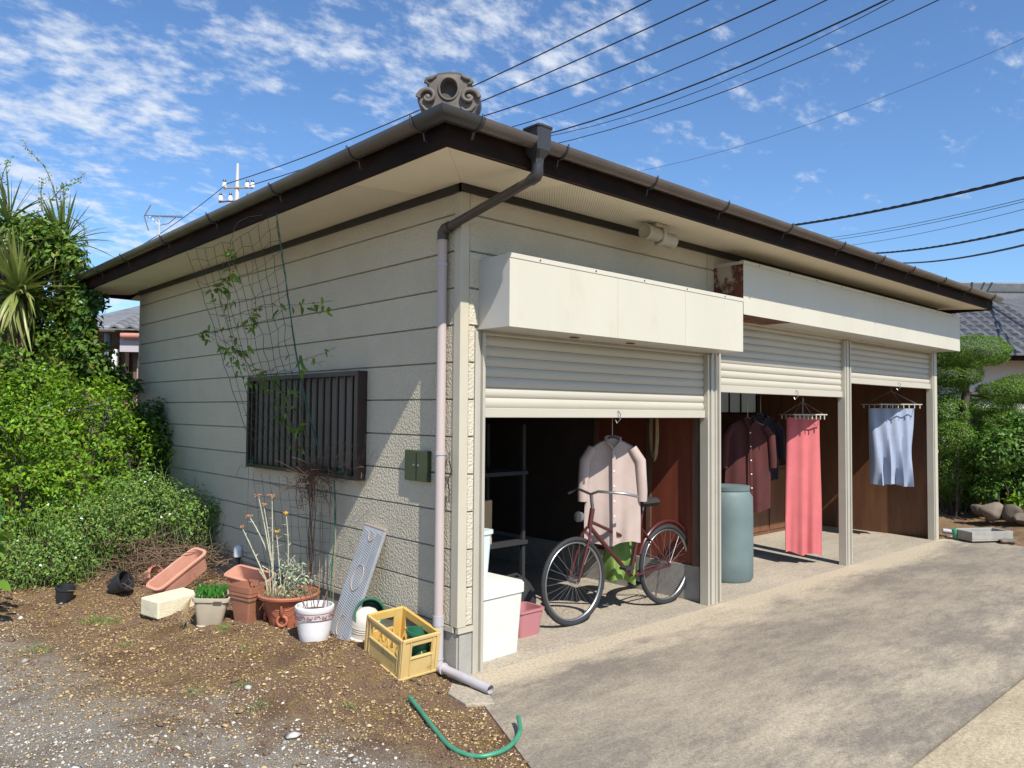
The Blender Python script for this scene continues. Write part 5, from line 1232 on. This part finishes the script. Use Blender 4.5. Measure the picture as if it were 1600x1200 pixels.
palm('spiky palm head poking from the vines just left of the eave corner', H(96, 385, 8.95), 80, .92, 8, bmg)
palm('spiky palm with upright blades cut by the left edge of the photo', H(14, 350, 9.0), 80, .92, 4, bmg)

# ------------------------------------------------------------------ garden on the right
def pads(name, label, cat, pad, n, size, m, trunk=None, group=None, aspect=.26):
    c0 = pad[0][0] if trunk is None else trunk[0]; t = thing(name, label, cat, (float(c0[0]), float(c0[1]), 0), group=group); o = np.array([c0[0], c0[1], 0.0])
    P_, N_ = crown_points(pad, n, .84, .05, zmin=.1, thin=.06); tag(link('crown', leaves_mesh('crown', P_-o, N_, size, m, aspect), t), kind='stuff')
    if trunk is not None:
        b = MB(); T3 = [Vector(q)-Vector(o) for q in trunk]; b.tube(T3, list(np.linspace(.085, .04, len(T3))), 9)
        for c, r in pad[:6]:
            q = Vector(c)-Vector(o); src = min(T3, key=lambda v: abs(v.z-(q.z-r[2]*.8))); b.tube([src, (src+q)*.5-Vector((0, 0, r[2]*.35)), q-Vector((0, 0, r[2]*.3))], [.035, .028, .012], 6)
        b.build('trunk', m_bark, t, 60)
    return t
D = 12.0
tb = dp(1510, 800, D); tb[2] = .05
pads('pruned_tree', 'cloud pruned tree with flat topped green pads standing at the garage end', 'tree',
     [(H(1522, 549, D), (.60, .5, .25)), (H(1492, 585, D), (.34, .4, .20)), (H(1487, 562, D), (.26, .3, .16)), (H(1575, 612, D), (.50, .45, .17)), (H(1598, 604, D), (.34, .4, .20)), (H(1545, 636, D+.1), (.40, .35, .16)), (H(1590, 645, D), (.46, .4, .20)), (H(1480, 602, D+.1), (.24, .3, .16)), (H(1556, 655, D), (.34, .35, .18))], 60000, .034, m_pine,
     [tb, H(1512, 720, D), H(1503, 665, D), H(1509, 615, D), H(1503, 580, D), H(1525, 550, D)])
shrub('round_shrub', 'small round clipped light green shrub just right of the last garage post', 'shrub', [(H(1492, 684, 11.6), (.29, .3, .25)), (H(1480, 645, 12.0), (.27, .3, .26)), (H(1490, 735, 11.7), (.34, .3, .36)), (H(1500, 770, 11.9), (.40, .3, .24))], 19000, .036, m_pine, .32, .82, .05)
shrub('camellia_shrub', 'large leafy green shrub at the right edge with darkness under it', 'shrub', [(H(1565, 705, 11.2), (.46, .45, .36)), (H(1610, 690, 11.2), (.42, .45, .42)), (H(1560, 760, 11.4), (.50, .4, .34)), (H(1610, 765, 11.3), (.5, .4, .40)), (H(1520, 735, 11.9), (.35, .3, .36))], 17000, .070, mat('camellia_leaf', (.085, .175, .022), rough=.5, tint=True, transl=.28, rnd=.5, spec=.3), .42, .62, .14)
shrub('garden_hedge', 'dark hedge closing the garden behind the pruned tree', 'hedge', [(H(1490, 650, 13.8), (.6, .5, .42)), (H(1560, 690, 14), (.9, .5, .5)), (H(1620, 690, 14), (.8, .5, .55)), (H(1530, 760, 13.6), (.9, .5, .55)), (H(1480, 720, 12.9), (.45, .3, .5)), (H(1540, 700, 12.8), (.5, .3, .4)), (H(1490, 785, 12.6), (.5, .3, .35))], 30000, .07, m_dark, .45, .6)
shrub('low_leafy_plant', 'low bright leafy plant among the stones at the right edge', 'plant', [(H(1590, 785, 10.9), (.16, .16, .11)), (H(1570, 778, 11.0), (.10, .1, .08))], 260, .09, m_leaf, .45, .3, stems=False)
def stone(px, py, d, r, label, seed):
    p_ = dp(px, py, d); q = RNG.normal(size=(3,)); m = MB(); import bmesh as bm_
    b = bm_.new(); bm_.ops.create_icosphere(b, subdivisions=3, radius=1)
    vs = [v.co.copy() for v in b.verts]; fs = [tuple(v.index for v in f.verts) for f in b.faces]; b.free(); rs = np.random.default_rng(seed); ph = rs.uniform(0, 6, 6); cuts = unit(rs.normal(size=(7, 3)))
    out = []
    for v in vs:
        k = 1+.12*math.sin(v.x*3+ph[0])+.10*math.sin(v.y*4+ph[1])+.08*math.sin(v.z*5+ph[2])
        for c_ in cuts:
            dt_ = v.dot(Vector(c_)); k = min(k, .70/dt_ if dt_ > .62 else k)
        out.append((v.x*k*r[0], v.y*k*r[1], v.z*k*r[2]))
    m.add(out, fs); o_ = m.build('garden_stone', m_stone, None, 50); o_.location = (float(p_[0]), float(p_[1]), float(p_[2])); o_.rotation_euler = (0, 0, rs.uniform(0, 6)); tag(o_, label, 'stone', 'stones edging the right garden bed')
stone(1550, 798, 10.9, (.20, .15, .14), 'brown angular garden stone in the middle of the row under the shrubs', 1)
stone(1582, 800, 10.7, (.17, .14, .13), 'dark jagged garden stone at the right end of the row', 2)
stone(1528, 796, 11.0, (.11, .09, .09), 'small pale round garden stone at the left end of the row', 3)
stone(1575, 846, 9.75, (.14, .10, .045), 'flat blackish stone lying beside the concrete block basin', 4)
stone(1600, 812, 10.5, (.15, .12, .10), 'garden stone cut off by the right edge of the photo', 5)
bb_ = dp(1535, 842, 9.95); t = thing('block_basin', 'shallow rectangular grey concrete trough on the soil at the edge of the drive', 'trough', (float(bb_[0]), float(bb_[1]), .02), (0, 0, rad(-32)))
b = MB().box((-.30, -.17, .0), (.30, .17, .02)).box((-.30, -.17, .02), (.30, -.13, .12)).box((-.30, .13, .02), (.30, .17, .12)).box((-.30, -.13, .02), (-.26, .13, .12)).box((.26, -.13, .02), (.30, .13, .12)); b.build('body', m_block, t, bevel=.006)
p_ = [dp(x, y, d) for x, y, d in ((1473, 829, 10.2), (1494, 832, 10.15))]
o_ = MB().tube([tuple(q) for q in p_], .032, 10).build('grey_pipe', m_pipe_grey, None, 50); tag(o_, 'short grey pipe lying on the ground beside the last garage post', 'pipe')
p_ = [dp(x, y, 10.0) for x, y in ((1490, 826), (1494, 838), (1499, 847))]
o_ = MB().tube([tuple(q) for q in p_], [.03, .035, .03], 8).build('hose_end', m_hose, None, 50); tag(o_, 'teal green hose end beside the grey pipe near the garage end', 'hose')

# ------------------------------------------------------------------ what stands inside the garage
t = thing('white_bin', 'white foam box standing just inside the first shutter at the left', 'box', (.43, .34, .004), (0, 0, .04))
loft(MB(), [(.36, .44, .02, 0), (.40, .50, .03, .40)]).build('body', m_foam, t, 35)
loft(MB(), [(.42, .52, .03, .402), (.42, .52, .03, .46), (.40, .50, .03, .475)]).build('lid', m_foam, t, 35)
t = thing('pale_bin', 'pale bluish plastic tub stacked on the white foam box', 'tub', (.34, .40, .482), (0, 0, .1))
loft(MB(), [(.24, .30, .03, 0), (.28, .34, .04, .30), (.30, .36, .04, .305), (.30, .36, .04, .33)]).build('body', m_pale, t, 35)
t = thing('shelf_rack', 'dark metal shelf behind the foam box in the first bay', 'shelf', (.95, 1.05, .004))
for z in (.02, .55, 1.1): MB().box((-.50, -.25, z), (.40, .25, z+.03)).build('shelf', m_cloth_k, t)
for x in (-.48, .36):
    for y in (-.23, .21): MB().box((x, y, 0), (x+.03, y+.03, 1.5)).build('upright', m_cloth_k, t)
t = thing('cardboard_box', 'tan cardboard box on the dark shelf in the first bay', 'box', (.80, .98, .582), (0, 0, .2))
MB().box((-.17, -.18, 0), (.17, .18, .34)).build('body', m_card, t, bevel=.004)
MB().box((-.172, -.03, .341), (.172, .03, .343)).build('tape', m_beige, t)
t = thing('pink_basket', 'small pink plastic basket on the floor beside the white foam box', 'basket', (.93, .42, .004))
loft(MB(), [(.20, .18, .03, 0), (.25, .22, .04, .17), (.27, .24, .04, .175), (.27, .24, .04, .19), (.23, .20, .04, .19), (.19, .17, .03, .02)]).build('body', m_pinkp, t, 35)
t = thing('black_bag', 'slumped black bag on the floor behind the bicycle front wheel', 'bag', (1.18, .80, .004))
bgm = MB().lathe([(0, 0), (.15, 0), (.185, .02), (.20, .06), (.20, .11), (.185, .16), (.165, .21), (.13, .25), (.09, .27), (.05, .275), (0, .27)], 36, None, 1.15, .8)
bgm.v = [(x*(1+.10*math.sin(5*math.atan2(y, x)+z*9)+.05*math.sin(11*math.atan2(y, x)-z*14)), y*(1+.10*math.sin(5*math.atan2(y, x)+z*9)+.05*math.sin(9*math.atan2(y, x)+z*12)), max(0, z*(1+.16*math.sin(x*14+1)))) for x, y, z in bgm.v]
bgm.build('body', m_cloth_k, t, 70)
MB().tube([(-.10, 0, .24), (-.08, -.03, .33), (.0, -.05, .34), (.07, -.05, .30), (.10, 0, .24)], .010, 6).build('handle', m_cloth_k, t, 60)
# bicycle
ba = rad(-3); BR = Vector((2.45, .265, 0)); bdir = Vector((-math.cos(ba), -math.sin(ba), 0)); WB = 1.08
bt_ = thing('bicycle', 'dark red bicycle parked inside the first bay with its rear wheel by the partition', 'bicycle', BR+Vector((0, 0, .004)), (0, 0, math.atan2(bdir.y, bdir.x)))
def wheel(x, nm='wheel'):
    R_ = .328; w = MB().tube([(x+R_*.955*math.cos(a_), 0, R_+R_*.955*math.sin(a_)) for a_ in np.linspace(0, 2*math.pi, 49)], .019, 8).build(nm, m_tyre, bt_, 60)
    MB().tube([(x+R_*.885*math.cos(a_), 0, R_+R_*.885*math.sin(a_)) for a_ in np.linspace(0, 2*math.pi, 49)], .011, 6).build('rim', m_steel, w, 60)
    s_ = MB()
    for k in range(28):
        a_ = 2*math.pi*k/28; s_.tube([(x+.02*math.cos(a_+.8*(-1)**k), .025*(-1)**k, R_+.02*math.sin(a_+.8*(-1)**k)), (x+R_*.87*math.cos(a_), 0, R_+R_*.87*math.sin(a_))], .0012, 3)
    s_.build('spokes', m_steel, w); MB().tube([(x, -.045, R_), (x, .045, R_)], .018, 8).build('hub', m_steel, w, 60)
    return w
wheel(0); wheel(WB)
f_ = MB(); BBk = (.44, 0, .29); seat = (.30, 0, .80); hd = (.88, 0, .86); hb = (.91, 0, .72)
for a_, b_, r_ in ((BBk, seat, .016), (BBk, hb, .018), (hb, hd, .02), ((.38, 0, .55), (.90, 0, .76), .013)): f_.tube([a_, b_], r_, 8)
for s_ in (-.05, .05): f_.tube([(0, s_, .328), (.42, s_*.6, .29)], .010, 6).tube([(0, s_, .328), (.33, s_*.3, .66)], .008, 6).tube([(WB, s_, .328), (.95, s_*.9, .66), (.92, s_*.3, .72)], .011, 6)
f_.build('frame', m_bike, bt_, 60)
MB().tube([(.47*math.cos(a_)*.75-.0, 0, .328+.36*math.sin(a_)) for a_ in np.linspace(.35, 2.7, 16)], .017, 6).build('mudguard', m_bike, bt_, 60)
MB().tube([(.88, -.27, .95), (.80, -.25, .99), (.92, -.10, 1.0), (.90, 0, .97), (.92, .10, 1.0), (.80, .25, .99), (.66, .27, .96)], .011, 8).tube([(.88, 0, .86), (.895, 0, .97)], .014, 8).build('handlebar', m_steel, bt_, 60)
loft(MB(), [(.20, .15, .05, .84), (.26, .20, .07, .87), (.22, .16, .06, .90)], Matrix.Translation((.27, 0, 0))).build('saddle', m_cloth_k, bt_, 60)
MB().tube([(.30, 0, .78), (.29, 0, .85)], .013, 8).build('seat_post', m_steel, bt_)
MB().tube([(.44, -.02, .29), (.30, -.08, .20)], .008, 6).box((.25, -.12, .185), (.34, -.05, .205)).tube([(.44, .02, .29), (.58, .08, .38)], .008, 6).box((.53, .05, .37), (.63, .12, .39)).build('pedals', m_cloth_k, bt_)
MB().tube([(.0, -.05, .328), (-.06, -.16, .012)], .008, 6).build('stand', m_steel, bt_)
MB().lathe([(0, 0), (.035, .01), (.04, .05), (0, .06)], 14, TR((.99, 0, .80), (0, rad(80), 0))).build('lamp', m_steel, bt_, 50)
def cloth(name, label, cat, cx_, y, z1, w0, w1, h, m, yaw=0, folds=4, depth=.05, sleeves=False, hang=True, group=None, topz=None):
    """a hanging garment: two wavy sheets joined at the sides, on a wire hanger"""
    t = thing(name, label, cat, (cx_, y, z1), (0, 0, yaw), group); m_ = MB(); nu, nv = 26, 14; ph = random.uniform(0, 6)
    ring = []
    for j in range(nv+1):
        s_ = j/nv; w_ = w0+(w1-w0)*S(s_*1.3); z = -h*s_; row = []
        for sg in (1, -1):
            us = np.linspace(-1, 1, nu) if sg == 1 else np.linspace(1, -1, nu)
            for u in us:
                e_ = math.sqrt(max(0, 1-u*u)); sl_ = (1-abs(u))*0; drop = (-.10*abs(u)**1.4*(1-s_) if sleeves else 0)
                row.append((u*w_/2, sg*(.006+depth*.42*e_*min(1, .25+s_))+depth*(.30*math.sin(u*folds*math.pi+ph+1.1*math.sin(2.3*s_+ph))+.20*math.sin(u*folds*5.3+ph*2+1.7*s_)*s_)*(.25+.75*s_), z+drop+(.014*math.sin(u*5+ph)+.022*u*math.sin(ph*3))*s_))
        ring.append(row)
    m_.sweep(ring, True); m_.build('fabric', m, t, 70)
    if sleeves:
        for sg in (-1, 1):
            sl = MB(); sl.tube([(sg*w0*.40, 0, -.08), (sg*(w0*.56), -.01, -.18), (sg*(w0*.60), -.015, -.42), (sg*w0*.60, -.01, -.50)], [.040, .046, .042, .040], 12); sl.build('sleeve', m, t, 70)
    if sleeves:
        fy = lambda u, s_: .006+depth*.5*math.sqrt(max(0, 1-u*u))*min(1, .25+s_)+.012
        for sg in (-1, 1): MB().tube([(0, -.05, -.085), (sg*.05, -.048, -.03), (sg*.062, -.01, .0), (sg*.03, .03, .012), (0, .035, .012)], [.008, .013, .013, .012, .010], 7).build('collar', m, t, 60)
        MB().hexa([(-.014, -fy(0, 1)-.05, -h*.97), (.014, -fy(0, 1)-.05, -h*.97), (.014, -fy(0, 1)-.04, -h*.97), (-.014, -fy(0, 1)-.04, -h*.97)], [(-.014, -.060, -.09), (.014, -.060, -.09), (.014, -.050, -.09), (-.014, -.050, -.09)]).build('placket', m, t, bevel=.002)
        for k in range(5):
            z_ = -.14-k*(h-.25)/5; q_ = (z_+.09)/(-h*.97+.09); yy = -.060-(fy(0, 1)-.010)*q_
            MB().lathe([(0, -.004), (.007, -.003), (.007, .004), (0, .004)], 10, TR((0, yy, z_), (rad(90), 0, 0))).build('button', m_insul, t)
    if hang:
        tz = (topz-z1) if topz else .12; MB().tube([(-w0*.42, 0, -.07), (0, 0, .02), (w0*.42, 0, -.07)], .006, 6).tube([(0, 0, .02), (0, 0, tz-.02), (.012, 0, tz), (0, 0, tz+.015)], .003, 5).build('hanger', m_steel, t)
    return t
cloth('hanging_shirt', 'pinkish beige garment on a hanger under the first shutter', 'clothes', 1.84, .34, 1.40, .40, .46, .84, m_cloth_b, rad(-38), 2.3, .055, True, topz=1.58)
cloth('green_bag', 'green cloth bag hanging low in front of the bicycle', 'bag', 2.02, .40, .62, .24, .30, .38, m_cloth_g, rad(-30), 2, .12, False, topz=.80)
cloth('hanging_jacket', 'dark maroon jacket hanging in the middle bay', 'clothes', 4.25, .55, 1.55, .44, .50, .95, m_cloth_r, rad(-35), 2.4, .07, True, topz=1.80)
cloth('pink_towel', 'long coral pink cloth hanging in the middle bay', 'clothes', 5.02, .34, 1.57, .36, .42, 1.46, m_cloth_p, rad(-40), 2.6, .07, False, topz=1.76)
cloth('grey_shirt', 'dark bluish shirt hanging behind the pink cloth in the middle bay', 'clothes', 4.95, .80, 1.60, .40, .46, .75, mat('cloth_navy', (.05, .045, .06), (.035, .03, .045), .9, 4), rad(-35), 3, .10, True, topz=1.80)
def peg_hanger(label, cx_, y, z, top, w=.50, d=.30, yaw=0):
    t = thing('peg_hanger', label, 'laundry hanger', (cx_, y, z), (0, 0, yaw), 'laundry hangers')
    b = MB().tube([(-w/2, -d/2, 0), (w/2, -d/2, 0), (w/2, d/2, 0), (-w/2, d/2, 0), (-w/2, -d/2, 0)], .008, 6).tube([(0, -d/2, 0), (0, d/2, 0)], .006, 6).tube([(-w/2, 0, 0), (w/2, 0, 0)], .006, 6); b.build('frame', m_lamp, t)
    c_ = MB()
    for sx_ in (-1, 1):
        for sy_ in (-1, 1): c_.tube([(sx_*w*.45, sy_*d*.42, 0), (0, 0, top-z-.05)], .0025, 4)
    c_.tube([(0, 0, top-z-.05), (0, 0, top-z)], .004, 5); c_.build('chain', m_steel, t)
    me = MB().box((-.006, -.004, -.05), (.006, .004, -.008)).mesh('peg', m_lamp)
    for k in range(8):
        for sy_ in (-1, 1): o_ = link('peg', me, t); o_.location = (-w/2+.03+k*(w-.06)/7, sy_*d/2, 0)
    return t
peg_hanger('pale peg hanger hanging over the blue washing in the last bay', 7.40, .34, 1.74, 1.965, .62, .34, rad(-30))
peg_hanger('pale peg hanger hanging above the pink cloth in the middle bay', 4.98, .32, 1.60, 1.79, .40, .26, rad(-30))
cloth('blue_washing', 'pale blue washing pegged on the hanger in the last bay', 'clothes', 7.42, .35, 1.69, .60, .54, .98, m_cloth_bl, rad(-40), 4, .16, False, hang=False)
t = thing('teal_drum', 'grey teal plastic drum standing at the left of the middle bay', 'drum', (3.72, .46, .004))
MB().lathe([(0, 0), (.22, 0), (.238, .03), (.240, .20), (.240, .38), (.240, .60), (.236, .80), (.20, .86), (0, .87)], 30).build('body', m_teal, t, 40)
MB().lathe([(.21, .862), (.215, .90), (0, .91)], 30).build('lid', m_teal, t, 40)
t = thing('brown_cabinet', 'low brown wooden cabinet at the back of the last bay', 'cabinet', (6.6, 1.9, .004))
MB().box((-.6, -.25, .0), (.7, .25, .9)).build('body', m_wood, t, bevel=.005)
for x in (-.58, .06): MB().box((x, -.265, .05), (x+.60, -.251, .85)).build('door', m_wood, t, bevel=.004)
t = thing('floor_mat', 'rolled pale mat lying on the floor of the middle bay', 'mat', (4.7, 1.0, .004), (0, 0, rad(10)))
MB().tube([(-.35, 0, .11), (.35, 0, .11)], .11, 18).build('roll', m_mat, t, 50)
MB().tube([(-.06, 0, .11), (-.04, 0, .11)], .113, 18).build('strap', m_cloth_k, t)
t = thing('rope_coil', 'hank of brown rope hanging from the partition beside the first shutter', 'rope', (2.60, .50, 1.62))
for k in range(7): MB().tube([(.015*math.cos(a_*1.0+k)+.02*math.cos(a_), .05*math.cos(a_), -.2+.24*math.sin(a_)+.01*k) for a_ in np.linspace(0, 2*math.pi, 25)], .007, 5).build('strand', m_drylight, t, 60)

# ------------------------------------------------------------------ loose stones, moss flakes, grass tufts
def scatter(n, pxr, keep, sz, m, name, flat=.55, lift=.3, exp=1.0):
    Q = []
    px = RNG.uniform(*pxr[0], n); 
    xs = RNG.uniform(-3.2, .2, n*6); ys = RNG.uniform(-2.6, 4.2, n*6)
    ok = (xs < edge_x(ys)-.01) | (ys > .02); ok &= (xs < -.03); ok &= keep(xs, ys)
    xs, ys = xs[ok][:n], ys[ok][:n]; k = len(xs); zs = ground_h(xs, ys)
    s_ = sz*np.exp(RNG.normal(0, .45, k))*exp
    base = unit(np.array([(1, 0, 0), (-.5, .87, 0), (-.5, -.87, 0), (0, 0, 1), (.55, .5, .55), (0, 0, -1)]))
    base = np.array([(1, 0, 0), (.3, .9, .1), (-.85, .5, 0), (-.7, -.7, .1), (.35, -.9, 0), (.1, .1, .9), (0, 0, -.8)], float)
    F0 = np.array([(0, 1, 5), (1, 2, 5), (2, 3, 5), (3, 4, 5), (4, 0, 5), (1, 0, 6), (2, 1, 6), (3, 2, 6), (4, 3, 6), (0, 4, 6)])
    a_ = RNG.uniform(0, 6.28, k); c_, sn = np.cos(a_), np.sin(a_)
    B_ = base[None]*(1+RNG.uniform(-.3, .3, (k, 7, 1))); B_[:, :, 1] *= RNG.uniform(.5, 1, (k, 1)); B_[:, :, 2] *= flat
    tl = RNG.normal(0, .25, (k, 1)); B_[:, :, 2] += B_[:, :, 0]*tl
    X_ = B_[:, :, 0]*c_[:, None]-B_[:, :, 1]*sn[:, None]; Y_ = B_[:, :, 0]*sn[:, None]+B_[:, :, 1]*c_[:, None]
    V = np.stack([xs[:, None]+X_*s_[:, None], ys[:, None]+Y_*s_[:, None], zs[:, None]+(B_[:, :, 2]+lift*flat)*s_[:, None]], 2).reshape(-1, 3)
    F = (np.arange(k)[:, None, None]*7+F0[None]).reshape(-1, 3)
    o_ = link(name, np_mesh(name, V, F, m, np.repeat(RNG.uniform(0, 1, k)**1.5, 7))); return o_
sw_w = lambda x, y: S((-.90*x-.25*y-.95)*1.3+vnoise(x*1.8, y*1.8, 31)*1.0-.30)
tag(scatter(26000, ((0, 1), (0, 1)), lambda x, y: RNG.uniform(0, 1, len(x)) < sw_w(x, y), .0052, m_gravel, 'gravel'), 'grey and white gravel strewn over the soil in the lower left', 'gravel', kind='stuff')
tag(scatter(420, ((0, 1), (0, 1)), lambda x, y: RNG.uniform(0, 1, len(x)) < .15+.85*sw_w(x, y), .013, mat('pale_stone', (.48, .455, .41), rough=.8, tint=True), 'gravel', .5, .35), 'scattered larger pale stones among the gravel', 'gravel', kind='stuff')
tag(scatter(30000, ((0, 1), (0, 1)), lambda x, y: RNG.uniform(0, 1, len(x)) < (1-.75*sw_w(x, y))*(vnoise(x*4, y*4, 44) > .28), .0058, m_straw, 'moss_flake', .35, .5), 'dry yellow brown moss flakes and chaff covering the soil mound', 'moss', kind='stuff')
tag(scatter(9000, ((0, 1), (0, 1)), lambda x, y: RNG.uniform(0, 1, len(x)) < (1-.8*sw_w(x, y)), .0058, mat('soil_crumb', (.21, .135, .085), rough=.95, tint=True), 'soil_crumb', .7, .3), 'dark crumbs of loose soil on the mound by the wall', 'soil', kind='stuff')
tag(scatter(900, ((0, 1), (0, 1)), lambda x, y: RNG.uniform(0, 1, len(x)) < (1-sw_w(x, y))*(vnoise(x*3, y*3, 77) > .5), .0125, mat('soil_clod', (.20, .125, .08), (.13, .08, .052), rough=.98, nscale=60, bump=.6, bscale=150), 'soil_clod', .6, .15), 'larger dark clods of earth on the mound by the pots', 'soil', kind='stuff')
tf = MB()
for (x, y, n_, r_) in ((145, 970, 70, .05), (172, 972, 40, .04), (405, 1105, 16, .03), (372, 1075, 14, .03), (545, 1105, 14, .02), (388, 1012, 6, .02), (60, 1020, 22, .05), (55, 1010, 12, .04), (300, 1085, 16, .03), (352, 985, 30, .03), (200, 1010, 14, .03)):
    c_ = gp(x, y)
    for k in range(n_):
        b0 = Vector(c_)+Vector((random.gauss(0, r_), random.gauss(0, r_), 0)); b0.z = float(ground_h(b0.x, b0.y)); tf.tube([b0, b0+Vector((random.uniform(-.012, .012), random.uniform(-.012, .012), .018)), b0+Vector((random.uniform(-.035, .035), random.uniform(-.035, .035), random.uniform(.012, .04)))], [.0022, .0022, .0006], 3)
tag(tf.build('grass_tuft', mat('tuft_green', (.14, .20, .045), rough=.6), None), 'tiny tufts of green grass sprouting from the bare soil', 'grass', kind='stuff')
lt = MB()
for k in range(260):
    x, y = random.uniform(-2.4, .0), random.uniform(.4, 3.6); z = float(ground_h(x, y))+.006; a_ = random.uniform(0, 6.28); L_ = random.uniform(.015, .05)
    lt.tube([(x, y, z), (x+L_*math.cos(a_), y+L_*math.sin(a_), z+random.uniform(0, .01))], .0016, 3)
tag(lt.build('twig_litter', m_drylight, None), 'thin straw and twig litter on the soil', 'litter', kind='stuff')
